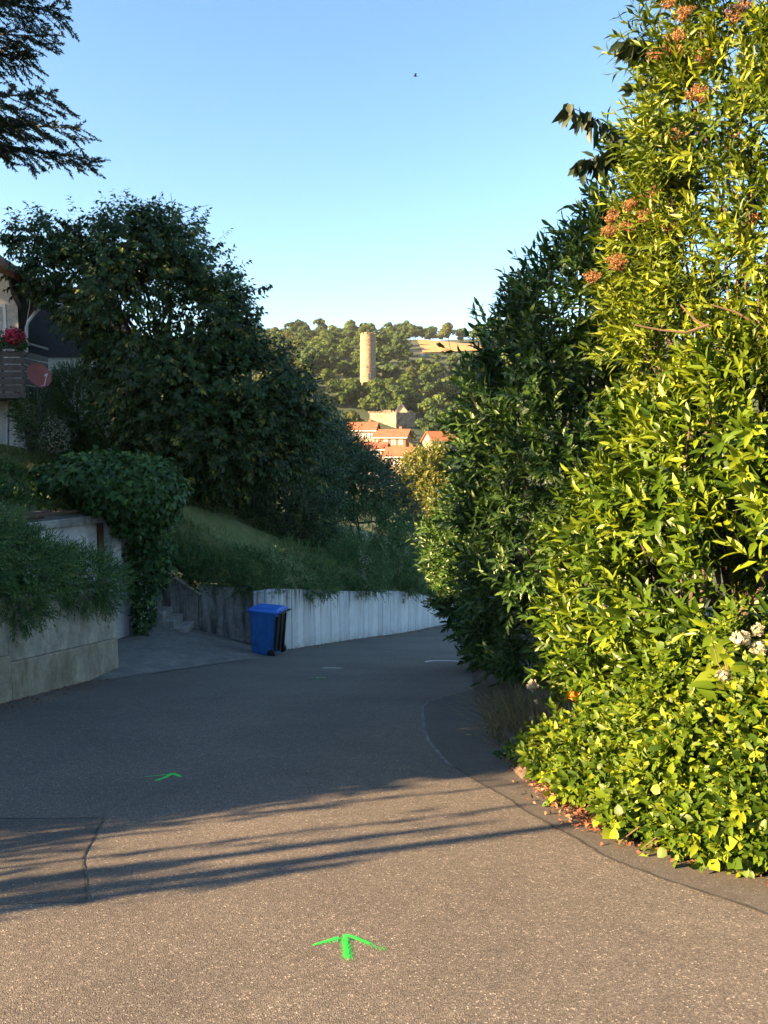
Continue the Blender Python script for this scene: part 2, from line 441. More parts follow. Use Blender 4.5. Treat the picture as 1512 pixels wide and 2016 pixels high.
class Fol:
    def __init__(s):
        s.V = []; s.LV = []; s.LT = []; s.T = []; s.nv = 0
    def leaves(s, P, A, Nn, L, W, tpl, tint=None):
        n = len(P)
        if n == 0: return
        A = nrm(A); S = nrm(np.cross(Nn, A)); U = np.cross(A, S)
        t, faces = tpl; k = len(t)
        L = np.broadcast_to(L, (n,)); W = np.broadcast_to(W, (n,))
        V = (P[:, None, :] + t[None, :, 0, None] * (L[:, None] * A.T[..., ].T if False else (A * L[:, None]))[:, None, :]
             + t[None, :, 1, None] * (S * W[:, None])[:, None, :] + t[None, :, 2, None] * (U * L[:, None])[:, None, :])
        s.V.append(V.reshape(-1, 3))
        lv = np.concatenate([np.array(f) for f in faces]); lt = np.array([len(f) for f in faces])
        s.LV.append((lv[None, :] + (np.arange(n) * k)[:, None] + s.nv).ravel())
        s.LT.append(np.tile(lt, n))
        if tint is None: tint = rng.random(n)
        s.T.append(np.repeat(np.clip(tint, 0, 1), k))
        s.nv += n * k
    def stems(s, P0, P1, r0, r1, tint=0.3):
        """thin three-sided twigs"""
        n = len(P0)
        d = nrm(P1 - P0); a = nrm(np.cross(d, np.array([.3, .5, .8]))); b = np.cross(d, a)
        ang = np.array([0, 2.094, 4.189])
        ring = a[:, None, :] * np.cos(ang)[None, :, None] + b[:, None, :] * np.sin(ang)[None, :, None]
        r0 = np.broadcast_to(r0, (n,)); r1 = np.broadcast_to(r1, (n,))
        V = np.concatenate([P0[:, None, :] + ring * r0[:, None, None], P1[:, None, :] + ring * r1[:, None, None]], 1)
        s.V.append(V.reshape(-1, 3))
        lv = np.array([0, 1, 4, 3, 1, 2, 5, 4, 2, 0, 3, 5])
        s.LV.append((lv[None, :] + (np.arange(n) * 6)[:, None] + s.nv).ravel()); s.LT.append(np.full(n * 3, 4))
        s.T.append(np.full(n * 6, tint)); s.nv += n * 6
    def shoots(s, P, D, K, slen, L, W, tpl, tilt=0.9, droop=0.2, tint=None, t0=0.15, stem=0.0, lvar=0.25):
        """every shoot: a straight stem with K leaves spiralling round it"""
        n = len(P); D = nrm(D)
        a = nrm(np.cross(D, rdirs(n))); b = np.cross(D, a)
        sl = slen * (0.7 + 0.6 * rng.random(n))
        if tint is None: tint = rng.random(n)
        i = np.arange(K)
        tt = t0 + (1 - t0) * (i + 0.5) / K
        ph = i * 2.4 + 0.0
        pos = P[:, None, :] + D[:, None, :] * (tt[None, :, None] * sl[:, None, None])
        rad = a[:, None, :] * np.cos(ph)[None, :, None] + b[:, None, :] * np.sin(ph)[None, :, None]
        tl = tilt * (1.15 - 0.75 * tt)
        ax = D[:, None, :] * np.cos(tl)[None, :, None] + rad * np.sin(tl)[None, :, None]
        ax = ax + rng.normal(size=ax.shape) * 0.16; ax[..., 2] -= droop
        ax = nrm(ax)
        nn = D[:, None, :] - rad * 0.25 + np.array([0, 0, .25]) + rng.normal(size=ax.shape) * 0.12
        LL = L * (1 - lvar + 2 * lvar * rng.random((n, K))) * (1.05 - 0.35 * tt[None, :])
        WW = W * LL / L
        tn = np.clip(tint[:, None] + rng.normal(size=(n, K)) * 0.13, 0, 1)
        s.leaves(pos.reshape(-1, 3), ax.reshape(-1, 3), nn.reshape(-1, 3), LL.ravel(), WW.ravel(), tpl, tn.ravel())
        if stem:
            s.stems(P, P + D * sl[:, None], stem, stem * 0.5)
    def build(s, name, mat, parent=None, smooth=True):
        me = bpy.data.meshes.new(name)
        V = np.concatenate(s.V).astype(np.float32); LV = np.concatenate(s.LV).astype(np.int32); LT = np.concatenate(s.LT).astype(np.int32)
        me.vertices.add(len(V)); me.vertices.foreach_set('co', V.ravel())
        me.loops.add(len(LV)); me.loops.foreach_set('vertex_index', LV)
        me.polygons.add(len(LT))
        me.polygons.foreach_set('loop_start', (np.cumsum(LT) - LT).astype(np.int32))
        me.update(calc_edges=True)
        a = me.attributes.new('tint', 'FLOAT', 'POINT'); a.data.foreach_set('value', np.concatenate(s.T).astype(np.float32))
        if smooth: me.polygons.foreach_set('use_smooth', np.ones(len(LT), bool))
        return link(name, me, mat, parent)

def pblob(u, v, d, ru, rv, rd=None):
    """ellipsoid that covers ru x rv photograph pixels at distance d"""
    c = np.array(at(u, v, d)); k = d / F
    return (c, np.array([ru * k, rd if rd else 0.5 * (ru + rv) * k, rv * k]))

def clumpy(P, seed, freq, thr):
    """keep only points where a smooth random field is above thr: leaves gaps between clumps"""
    r = np.random.default_rng(seed); v = np.zeros(len(P))
    for i in range(9):
        k = nrm(r.normal(size=3)) * freq * r.uniform(.6, 1.5); v += np.sin(P @ k + r.random() * 6.28)
    return v / 2.1 > thr

def lump(D, seed, amp):
    r = np.random.default_rng(seed)
    out = np.zeros(len(D))
    for i in range(7):
        k = r.normal(size=3) * (2.0 + i * 0.9); p = r.random() * 6.28
        out += np.sin(D @ k + p) / (1 + 0.35 * i)
    return 1 + amp * out / 2.5

def blob_points(blobs, dens, depth=(0.62, 1.05), amp=0.16, back=0.45, inside=0.72, seed=1, power=0.5):
    """points in the outer shell of a union of ellipsoids, dens per square metre of shell, with outward directions"""
    PP, DD = [], []
    for bi, (c, r) in enumerate(blobs):
        area = 4 * math.pi * ((r[0] * r[1]) ** 1.6 / 3 + (r[0] * r[2]) ** 1.6 / 3 + (r[1] * r[2]) ** 1.6 / 3) ** (1 / 1.6)
        n = max(4, int(area * dens))
        D = rdirs(n)
        rr = (depth[0] + (depth[1] - depth[0]) * rng.random(n) ** power) * lump(D, seed * 100 + bi, amp)
        P = c + D * r * rr[:, None]
        O = nrm(D / r)
        toc = nrm(np.array([0, 0, 1.6]) - P)
        keep = ((O * toc).sum(1) > -0.15) | (rng.random(n) < back)
        for bj, (c2, r2) in enumerate(blobs):
            if bj != bi:
                keep &= (((P - c2) / r2) ** 2).sum(1) > inside ** 2
        PP.append(P[keep]); DD.append(O[keep])
    return np.concatenate(PP), np.concatenate(DD)

def branches(mb, root, tips, r0=0.08, r1=0.012, sag=0.15, n=6, wob=0.12):
    for t in tips:
        a, b = Vector(root), Vector(t)
        L = (b - a).length; pts = []; rad = []
        for i in range(n + 1):
            k = i / n
            p = a.lerp(b, k) + Vector((random.uniform(-1, 1), random.uniform(-1, 1), random.uniform(-1, 1))) * wob * L * 0.25 * math.sin(k * math.pi)
            p.z += sag * L * math.sin(k * math.pi)
            pts.append(p); rad.append(r0 + (r1 - r0) * k)
        mb.tube(pts, rad, 6)

def simple_shrub(name, label, cat, blobs, mat, root, dens, K, slen, L, W, tpl, up=0.5, tilt=0.9, droop=0.15, jit=0.35, seed=1, group=None,
                 depth=(0.55, 1.05), amp=0.16, back=0.4, stem=0.0, part='foliage', ntips=10, br=0.05, tint_f=None, inside=0.72, clump=None):
    e = empty(name, root, label, cat, group)
    P, O = blob_points(blobs, dens, depth, amp, back, inside, seed)
    if clump:
        kk = clumpy(P, seed, *clump); P, O = P[kk], O[kk]
    D = O + np.array([0, 0, up]) + rng.normal(size=O.shape) * jit
    f = Fol(); f.shoots(P - nrm(D) * slen * 0.5, D, K, slen, L, W, tpl, tilt, droop, tint=tint_f(P) if tint_f else None, stem=stem)
    f.build(part, mat, e)
    mb = MB()
    idx = rng.choice(len(P), min(ntips, len(P)), replace=False)
    branches(mb, root, [Vector(P[i]) * 1.0 for i in idx], br, 0.01, 0.05)
    mb.build('branches', M['bark'], e)
    return e

# ================================================================== THE SETTING
def zfar(x, y):
    ys = [-4000, -40, 60, 110, 170, 225, 300, 350, 450, 600, 700, 820, 1500, 4000]
    zs = [8 + 4000 * 0.0, 7.5, -11.7, -19, -18, -9, 9, 29, 50, 78, 96, 99, 85, 70]
    z = np.interp(y, ys, zs)
    # a ravine right of the tower's spur, and gentle undulation
    z = z - 17 * np.exp(-((x - 48) / 26.0) ** 2 - ((y - 365) / 70.0) ** 2)
    und = 2.2 * np.sin(x * 0.021 + 1.3) * np.sin(y * 0.013) + 1.3 * np.sin(x * 0.05 + y * 0.031)
    z = z + und * np.clip((y - 120) / 150, 0, 1)
    return z

def ground_h(x, y):
    return float(zfar(np.float64(x), np.float64(y)))

mb = MB()
xs = np.unique(np.concatenate([np.linspace(-1500, -400, 8), np.linspace(-400, -60, 24), np.linspace(-60, 60, 33), np.linspace(60, 400, 24), np.linspace(400, 1500, 8)]))
ys = np.unique(np.concatenate([np.linspace(-400, -60, 5), np.linspace(-40, 80, 25), np.linspace(90, 820, 92), np.linspace(900, 1600, 8)]))
X, Y = np.meshgrid(xs, ys)
Z = zfar(X, Y)
Z = np.where((Y < 90) & (Y > -50), np.minimum(Z, -SL * Y) - 0.45, Z)
mb.sheet([[(X[j, i], Y[j, i], Z[j, i]) for i in range(len(xs))] for j in range(len(ys))])
tag(mb.build('ground', M['terrain'], smooth=True), kind='structure')

# street: one sloping sheet
mb = MB()
mb.sheet([[(x, y, road_z(x, y)) for x in np.linspace(-9, 14, 24)] for y in np.linspace(-14, 58, 73)])
tag(mb.build('road', M['asphalt']), kind='structure')

# asphalt strip along the hedge (right)
seam_px = [(1640, 1840), (1512, 1800), (1380, 1755), (1290, 1725), (1200, 1690), (1140, 1655), (1090, 1628), (1040, 1600), (1000, 1572), (950, 1545), (905, 1517), (880, 1500), (855, 1473), (840, 1450), (834, 1420), (836, 1388), (880, 1370), (940, 1355), (980, 1345)]
seam = [onroad(u, v) for u, v in seam_px]
def smooth_path(pts, n=6):
    out = []
    for i in range(len(pts) - 1):
        p0, p1, p2, p3 = pts[max(i - 1, 0)], pts[i], pts[i + 1], pts[min(i + 2, len(pts) - 1)]
        for k in range(n):
            t = k / n
            out.append(0.5 * ((2 * p1) + (p2 - p0) * t + (2 * p0 - 5 * p1 + 4 * p2 - p3) * t * t + (3 * p1 - p0 - 3 * p2 + p3) * t ** 3))
    out.append(pts[-1]); return out
sm = smooth_path(seam, 6)
def ribbon(path, off0, off1, lift, wob=0.0):
    rows = []
    for i, p in enumerate(path):
        d = (path[min(i + 1, len(path) - 1)] - path[max(i - 1, 0)]); n = Vector((d.y, -d.x, 0)).normalized()
        w = random.uniform(-wob, wob)
        q = [p + n * (off0 + w), p + n * (off1 + w)]
        rows.append([(a.x, a.y, road_z(a.x, a.y) + lift) for a in q])
    return rows
mb = MB()
rows = []
for p in sm:
    rows.append([(p.x + (3.6 - p.x) * k, p.y + (0.25 * k), road_z(0, p.y + 0.25 * k) + 0.002) for k in np.linspace(0, 1, 6)])
mb.sheet(rows)
tag(mb.build('pavement_strip', M['asphalt_strip']), kind='structure')
mb = MB()
mb.sheet(ribbon(sm[:64], -0.010, 0.010, 0.004, 0.007))
tag(mb.build('pavement_joint', M['crack']), kind='structure')
mb = MB()
mb.sheet(ribbon(sm[62:], -0.018, 0.014, 0.004, 0.006))
tag(mb.build('pavement_edge', M['seam']), kind='structure')

# darker asphalt repair, left foreground
mb = MB()
pp = [onroad(u, v) for u, v in ((-260, 1612), (205, 1610), (161, 1690), (171, 1776), (-260, 1790))]
poly = [(p.x, p.y, road_z(p.x, p.y) + 0.002) for p in pp]
mb.add(poly, [tuple(reversed(range(5)))])
tag(mb.build('road_patch', M['asphalt_patch']), kind='structure')
mb = MB()
for q in (((-200, 1612), (80, 1612), (205, 1610)), ((204, 1611), (184, 1648), (161, 1690), (167, 1730), (171, 1776))):
    pth = []
    for a_, b_ in zip(q, q[1:]):
        A_, B_ = onroad(*a_), onroad(*b_); pth += [A_.lerp(B_, k / 10) for k in range(10)]
    mb.sheet(ribbon(pth, -0.006, 0.004, 0.0035, 0.003))
tag(mb.build('road_patch_joint', M['crack']), kind='structure')
# tar seams across the far road
mb = MB()
for pts in (((690, 1281), (760, 1279), (860, 1285), (925, 1284)), ((300, 1327), (330, 1322), (400, 1312), (470, 1300))):
    mb.sheet(ribbon(smooth_path([onroad(u, v) for u, v in pts], 8), -0.02, 0.02, 0.003, 0.012))
tag(mb.build('road_joint', M['crack']), kind='structure')

# driveway in front of the garages
A0, B0 = onroad(212, 1338), onroad(486, 1298)
G0, G1 = Vector((-5.53, 15.0, -2.47)), Vector((-5.15, 15.75, -2.45))
G2, G3 = Vector((-5.1, 17.2, -2.62)), Vector((-3.0, 17.3, -3.2))
mb = MB()
rows = []
front = smooth_path([A0 + Vector((-0.6, -0.1, 0.004)), A0 + Vector((0, 0, 0.004)), onroad(300, 1325, 0.004), onroad(400, 1310, 0.004), B0 + Vector((0, 0, 0.004)), onroad(505, 1297, 0.004)], 5)
back = smooth_path([Vector((-6.6, 12.9, -2.3)), Vector((-6.0, 14.0, -2.4)), G0, G1, G2, Vector((-2.4, 17.4, -3.38))], 5)
for k in np.linspace(0, 1, 9):
    rows.append([a.lerp(b, k) + Vector((0, 0, 0.03 * math.sin(k * math.pi) * (1 - i_ / len(front)))) for i_, (a, b) in enumerate(zip(front, back))])
mb.sheet(rows)
tag(mb.build('driveway', M['driveway'], smooth=True), kind='structure')

# planted bank behind the walls
path = [Vector(p) for p in ((-8.4, 9.5, .12), (-7.6, 11, .12), (-5.62, 14.9, .12), (-5.3, 15.7, .05), (-5.25, 17.25, -1.25), (-4.3, 17.25, -1.75), (-3.15, 17.15, -1.85), (-2.4, 17.3, -1.9), (-0.9, 20.4, -2.62), (0.6, 23.15, -3.2), (2.75, 28.9, -4.72), (6.5, 38, -6.6), (12, 52, -9.6), (22, 75, -14))]
dirL = Vector((-0.91, 0.42, 0)).normalized()
def bank_profile(i, l):
    if i <= 3: return float(np.interp(l, [0, 3.2, 5.5, 8, 14, 40], [0, 0.12, 0.75, 1.15, 1.3, 2.5]))
    k = min(1.0, (i - 3) / 3)
    a = float(np.interp(l, [0, 3.2, 5.5, 8, 14, 40], [0, 1.2, 2.0, 2.5, 2.9, 4.0]))
    b = float(np.interp(l, [0, 0.6, 3.2, 9, 16, 40], [0, 0.35, 1.9, 3.3, 4.2, 6.5]))
    return a * (1 - k) + b * k
def bank_pt(t, l):
    t = min(max(t, 0), len(path) - 1.0001); i = int(t); k = t - i
    p = path[i].lerp(path[i + 1], k)
    z = bank_profile(i, l) * (1 - k) + bank_profile(i + 1, l) * k
    w = 0.06 * math.sin(3.1 * p.x + 2.3 * l) * min(1, l) + 0.05 * math.sin(5.3 * l + p.y * 2)* min(1, l)
    return Vector((p.x, p.y, p.z)) + dirL * l + Vector((0, 0, z + w))
ts = np.linspace(0, len(path) - 1, 105); ls = np.concatenate([np.linspace(0.1, 10, 45), np.linspace(10.6, 40, 14)])
mb = MB()
mb.sheet([[bank_pt(t, l) for l in ls] for t in ts])
tag(mb.build('grass_bank', M['bank'], smooth=True), kind='structure')
def bank_scatter(n, t0, t1, l0, l1):
    T = rng.uniform(t0, t1, n); L = rng.uniform(l0, l1, n)
    return np.array([bank_pt(t, l) for t, l in zip(T, L)])

# raised garden bed behind the low wall (left), carrying on out of frame
WLOW = [Vector((-5.85, 3.2)), Vector((-5.3, 6.5)), Vector((-4.98, 9.6)), Vector((-4.66, 12.62))]
WTOP = [0.55, 0.05, -0.45, -0.92]
mb = MB(); rows = []
for i in range(33):
    t = i / 32 * (len(WLOW) - 1.0001); j = int(t); k = t - j
    p = WLOW[j].lerp(WLOW[j + 1], k); zt = WTOP[j] * (1 - k) + WTOP[j + 1] * k - 0.05
    r = []
    for l in np.linspace(0.05, 12, 30):
        rise = float(np.interp(l, [0, 2, 6, 12], [0, 0.35, 1.0, 1.3])) * (1.15 if p.y < 9 else 1)
        r.append((p.x - l, p.y - 0.384 * l * min(1, max(0, (11 - p.y) / 5)), zt + rise + 0.05 * math.sin(4 * l + 3 * p.y)))
    rows.append(r)
mb.sheet(rows)
tag(mb.build('garden_bed', M['soil'], smooth=True), kind='structure')

# soil bed below the hedge (right), edged with rough kerb stones
base_px = [(1700, 1760), (1512, 1722), (1400, 1702), (1290, 1672), (1210, 1628), (1130, 1575), (1060, 1530), (1010, 1480), (960, 1430), (935, 1380), (930, 1330), (915, 1285), (905, 1245), (900, 1226)]
hb = smooth_path([onroad(u, v) for u, v in base_px], 4)
mb = MB(); rows = []
for p in hb:
    rows.append([(p.x + l, p.y + 0.2 * l, road_z(0, p.y + .2 * l) + 0.012 + float(np.interp(l, [0, .15, .6, 6], [0, 0.05, 0.12, 0.5]))) for l in (0, .15, .4, .8, 1.6, 3, 6, 12)])
mb.sheet(rows)
tag(mb.build('soil_bed', M['soil'], smooth=True), kind='structure')

# ================================================================== WALLS, GARAGES, STEPS
def drip(o, per):
    """rain stains start at a wall's top edge: 1 on top vertices, 0 on the bottom ones (boxes of 8 vertices)"""
    me = o.data; n = len(me.vertices)
    a = me.attributes.new('drip', 'FLOAT', 'POINT'); a.data.foreach_set('value', [1.0 if (i % 8) > 3 else 0.0 for i in range(n)])
    t = me.attributes.new('tone', 'FLOAT', 'POINT'); r = np.repeat(rng.random(n // 8 + 1), 8)[:n]; t.data.foreach_set('value', r)
# low concrete wall, left
e = empty('retaining_wall', (-4.8, 11.4, -2.2), 'low weathered concrete garden wall at the left edge, half hidden under trailing juniper', 'wall')
mb = MB(); mb2 = MB()
TH = 0.26
def wall_seg(mb, p, q, zb0, zb1, zt0, zt1, th, side=-1):
    d = (q - p).normalized(); n = Vector((-d.y, d.x)) * th * side * -1
    b = [Vector((p.x, p.y, zb0)), Vector((q.x, q.y, zb1)), Vector((q.x + n.x, q.y + n.y, zb1)), Vector((p.x + n.x, p.y + n.y, zb0))]
    t = [Vector((a.x, a.y, z)) for a, z in zip(b, (zt0, zt1, zt1, zt0))]
    mb.hexa(b, t)
for i in range(3):
    p, q = WLOW[i], WLOW[i + 1]
    m0, m1 = road_z(0, p.y) + 0.52, road_z(0, q.y) + 0.62
    wall_seg(mb2, p + Vector((0.025, 0)), q + Vector((0.025, 0.0)), road_z(0, p.y) - 0.3, road_z(0, q.y) - 0.3, m0, m1, TH + .02)
    wall_seg(mb, p, q, m0 + 0.004, m1 + 0.004, WTOP[i], WTOP[i + 1], TH)
# return towards the garages
wall_seg(mb2, WLOW[3] + Vector((0.02, .012)), Vector((-6.9, 12.95)), -2.7, -2.6, -1.8, -1.8, 0.24)
wall_seg(mb, WLOW[3] + Vector((0, .004)), Vector((-6.9, 12.95)), -1.797, -1.797, -0.92, -0.92, 0.24)
mb.build('upper_course', M['concrete'], e, bevel=0.015); mb2.build('lower_course', M['concrete_low'], e, bevel=0.02)

# stained concrete wall beside the steps
mb = MB()
wall_seg(mb, Vector((-4.32, 16.98)), Vector((-3.02, 16.98)), -3.2, -3.3, -1.72, -1.80, 0.24)
o = mb.build('concrete_wall', M['concrete_dark'], bevel=0.01)
tag(o, 'short black-stained concrete wall between the steps and the blue bin', 'wall')

# white wall of vertical planks, following the bend
wp = smooth_path([Vector((-2.98, 16.62, -1.82)), Vector((-2.3, 17.1, -1.84)), Vector((-0.78, 20.3, -2.55)), Vector((0.7, 23.05, -3.12)), Vector((2.85, 28.8, -4.66)), Vector((6.5, 37.6, -6.5)), Vector((12, 50, -9.2))], 10)
mb = MB()
acc = 0; i = 0; dist = [0]
for a, b in zip(wp, wp[1:]): dist.append(dist[-1] + (b - a).length)
def wpath(s):
    j = int(np.searchsorted(dist, s)) - 1; j = min(max(j, 0), len(wp) - 2)
    return wp[j].lerp(wp[j + 1], (s - dist[j]) / (dist[j + 1] - dist[j]))
s = 0.0
while s < dist[-1] - 0.5:
    w = random.choice((0.24, 0.27, 0.29, 0.30, 0.26))
    p, q = wpath(s), wpath(s + w - random.choice((0.008, 0.006, 0.014)))
    off = random.uniform(-0.006, 0.006)
    d = Vector((q.x - p.x, q.y - p.y)).normalized(); n = Vector((d.y, -d.x)) * off
    wall_seg(mb, Vector((p.x, p.y)) + n, Vector((q.x, q.y)) + n, road_z(0, p.y) - 0.3, road_z(0, q.y) - 0.3, p.z, q.z, 0.16)
    s += w
e = empty('plank_wall', (-0.78, 20.3, -3.9), 'white painted retaining wall of upright planks curving along the road behind the bin', 'wall')
o = mb.build('planks', M['white_wall'], e, bevel=0.006); drip(o, 8)
mb = MB()
for i in range(len(wp) - 1):
    p, q = wp[i], wp[i + 1]
    d = Vector((q.x - p.x, q.y - p.y)).normalized(); n = Vector((-d.y, d.x)) * 0.05
    wall_seg(mb, Vector((p.x, p.y)) + n, Vector((q.x, q.y)) + n, road_z(0, p.y) - .3, road_z(0, q.y) - .3, p.z - 0.06, q.z - 0.06, 0.2)
mb.build('backing', M['concrete_dark'], e)
# dirt and crumbs at the wall's foot
f = Fol(); n = 900
S_ = rng.uniform(0, dist[-1] * 0.55, n); P = np.array([wpath(s) for s in S_])
P[:, 0] += rng.random(n) ** 2 * 0.35 + 0.01; P[:, 1] -= rng.random(n) * 0.1; P[:, 2] = -SL * P[:, 1] + 0.012
f.leaves(P, rdirs(n) * [1, 1, .15], np.tile([0, 0, 1.0], (n, 1)) + rng.normal(size=(n, 3)) * .4, rng.uniform(.02, .07, n), rng.uniform(.008, .02, n), LEAF4)
o = f.build('leaf_litter', M['dead_leaf']); tag(o, 'dry leaf crumbs along the foot of the white plank wall', 'leaf litter', kind='stuff')

f = Fol(); n = 700; T = rng.random(n); P = np.zeros((n, 3))
for i in range(n):
    p = WLOW[1].lerp(WLOW[3], float(T[i])); P[i] = (p.x + .04 + .5 * random.random() ** 2.2, p.y, 0)
P[:, 2] = -SL * P[:, 1] + .01
f.leaves(P, rdirs(n) * [1, 1, .15], np.tile([0, 0, 1.0], (n, 1)) + rng.normal(size=(n, 3)) * .4, rng.uniform(.02, .06, n), rng.uniform(.006, .016, n), LEAF4)
o = f.build('leaf_litter', M['dead_leaf']); tag(o, 'crumbs of dead leaf along the foot of the low concrete wall', 'leaf litter', kind='stuff')
# garages: two bays under a flat roof
fd = (G1 - G0); fd.z = 0; fd.normalize(); fn = Vector((fd.y, -fd.x, 0))          # along, outward
def gp(s, out, z): return Vector((G0.x, G0.y, 0)) + fd * s + fn * out + Vector((0, 0, z))
def gbox(mb, s0, s1, o0, o1, z0, z1):
    mb.hexa([gp(s0, o0, z0), gp(s0, o1, z0), gp(s1, o1, z0), gp(s1, o0, z0)], [gp(s0, o0, z1), gp(s0, o1, z1), gp(s1, o1, z1), gp(s1, o0, z1)])
e = empty('garage', gp(-1, 0, -2.5), 'concrete garage with a flat ivy covered roof and a pale door, built into the bank', 'garage')
mb = MB()
gbox(mb, -4.2, -3.9, -5, 0, -2.7, 0.0); gbox(mb, -0.85, -0.42, -5, 0.0, -2.7, 0.0); gbox(mb, -0.02, 0.22, -5, -0.02, -2.7, 0.0); gbox(mb, 0.60, 0.95, -5, -0.03, -2.7, 0.0)
gbox(mb, -3.9, -0.85, -5, -4.8, -2.7, 0.0)
mb.build('wall', M['render_white'], e, bevel=0.01)
mb = MB(); gbox(mb, -3.897, -0.853, -0.25, 0.03, -0.36, -0.003); gbox(mb, -0.417, -0.023, -0.25, -0.05, -0.5, -0.003)
mb.build('lintel', M['render_white'], e, bevel=0.01)
mb = MB(); gbox(mb, -4.6, 0.95, -5.2, 0.14, 0.0, 0.16)
mb.build('roof', M['concrete_step'], e, bevel=0.02)
mb = MB(); gbox(mb, -3.9, -0.85, -0.55, -0.5, -2.7, -0.36)
for k in range(5): gbox(mb, -3.88, -0.87, -0.5, -0.492, -2.45 + k * .42, -2.08 + k * .42)
d1 = mb.build('door', M['curtain'], e); d1['label'] = 'grey recessed garage door'
mb = MB(); gbox(mb, -0.42, -0.02, -0.3, -0.26, -2.6, -0.5)
for k in range(5): gbox(mb, -0.41, -0.03, -0.26, -0.252, -2.5 + k * .4, -2.14 + k * .4)
d2 = mb.build('door', M['white_paint'], e); d2['label'] = 'white sectional garage door'
mb = MB(); gbox(mb, 0.22, 0.60, -0.3, -0.26, -2.6, -0.3)
d3 = mb.build('door', M['white_paint'], e)
mb = MB(); gbox(mb, -0.42, -0.30, 0.0, 0.06, -2.6, 0.0)
mb.build('side_board', M['wood_brown'], e)
# old boards lying on the roof edge
for k, (s0, s1, o, z, th) in enumerate(((-4.3, -1.6, 0.0, 0.17, 0.05), (-3.4, -1.2, -0.25, 0.225, 0.04), (-2.5, -0.9, 0.05, 0.225, 0.05))):
    mb = MB(); mb.beam(gp(s0, o, z + th / 2), gp(s1, o - .1, z + th / 2 + .02), 0.16, th)
    t = mb.build('wooden_plank', M['wood_brown'], bevel=0.006)
    tag(t, ['longest weathered plank lying at the garage roof edge', 'weathered plank lying at the back of the garage roof edge', 'short weathered plank stacked nearest the ivy on the garage roof'][k], 'plank', 'weathered planks on the garage roof')

# steps up beside the garage
e = empty('stairs', (-4.75, 16.5, -2.6), 'dark concrete steps climbing from the driveway beside the ivy', 'stairs')
for k in range(6):
    x1 = -4.42 - 0.26 * k
    mb = MB(); mb.box((x1 - 0.55, 16.5 + 0.06 * k, -2.62 + 0.16 * k), (1.1, 0.78, 0.165))
    mb.build('step', M['concrete_step'], e, bevel=0.012)
sw = MB()
sw.prism([(-5.9, 17.02, -2.9), (-4.34, 17.02, -2.9), (-4.34, 17.02, -1.95), (-4.42, 17.02, -1.90), (-5.9, 17.02, -0.85)], (0, 0.2, 0))
sw.build('side_wall', M['concrete_dark'], e, bevel=0.01)
mb = MB(); mb.beam((-5.95, 17.0, -0.78), (-4.28, 17.0, -1.94), 0.07, 0.05); mb.build('coping', M['metal_rail'], e, bevel=.004)

# ================================================================== WHEELIE BIN
bx, by = -2.56, 15.9
bz = road_z(bx, by)
e = empty('wheelie_bin', (bx, by, bz), 'blue wheelie bin with black wheels standing in front of the white plank wall', 'bin')
RB = Matrix.Rotation(R(-17), 3, 'Z')
tilt = Matrix.Rotation(R(1.5), 3, 'Y')
def bp(x, y, z): return RB @ (tilt @ Vector((x, y, z))) + Vector((bx, by, bz))
# local: x along depth (back with wheels at +x), y across, z up
mb = MB()
def rr(x0, x1, y0, y1, z, r, n=4):
    out = []
    for cx, cy, a0 in ((x1 - r, y1 - r, 0), (x0 + r, y1 - r, 90), (x0 + r, y0 + r, 180), (x1 - r, y0 + r, 270)):
        for k in range(n + 1):
            a = R(a0 + 90 * k / n); out.append((cx + r * math.cos(a), cy + r * math.sin(a), z))
    return out
secs = [rr(-.27, .22, -.23, .23, .03, .05), rr(-.275, .235, -.235, .235, .08, .05), rr(-.325, .30, -.275, .275, .93, .05), rr(-.345, .32, -.29, .29, .935, .05), rr(-.345, .32, -.29, .29, .985, .05)]
n = len(secs[0]); b0 = 0; V = []; Fc = []
for s_ in secs: V += [bp(*p) for p in s_]
for i in range(len(secs) - 1):
    for k in range(n): Fc.append((i * n + k, i * n + (k + 1) % n, (i + 1) * n + (k + 1) % n, (i + 1) * n + k))
Fc.append(tuple(reversed(range(n)))); Fc.append(tuple(range((len(secs) - 1) * n, len(secs) * n)))
mb.add(V, Fc); mb.build('body', M['bin_blue'], e)
mb = MB()
secs = [rr(-.375, .35, -.30, .30, .988, .06), rr(-.38, .355, -.305, .305, 1.02, .06), rr(-.33, .34, -.26, .26, 1.065, .08), rr(-.2, .30, -.18, .18, 1.085, .08)]
V = []; Fc = []
for s_ in secs: V += [bp(*p) for p in s_]
for i in range(len(secs) - 1):
    for k in range(n): Fc.append((i * n + k, i * n + (k + 1) % n, (i + 1) * n + (k + 1) % n, (i + 1) * n + k))
Fc.append(tuple(reversed(range(n)))); Fc.append(tuple(range((len(secs) - 1) * n, len(secs) * n)))
mb.add(V, Fc); mb.build('lid', M['bin_lid'], e)
mb = MB(); mb.tube([bp(.36, -.25, .985), bp(.43, -.24, 1.0), bp(.43, .24, 1.0), bp(.36, .25, .985)], .018, 8); mb.build('handle', M['rubber'], e)
mb = MB()
for sy in (-.2, 0, .2):
    mb.hexa([bp(.24, sy - .02, .12), bp(.30, sy - .02, .12), bp(.30, sy + .02, .12), bp(.24, sy + .02, .12)], [bp(.31, sy - .02, .92), bp(.35, sy - .02, .92), bp(.35, sy + .02, .92), bp(.31, sy + .02, .92)])
mb.hexa([bp(.232, -.21, .10), bp(.25, -.21, .10), bp(.25, .21, .10), bp(.232, .21, .10)], [bp(.302, -.25, .92), bp(.325, -.25, .92), bp(.325, .25, .92), bp(.302, .25, .92)])
mb.build('back_rib', M['rubber'], e)
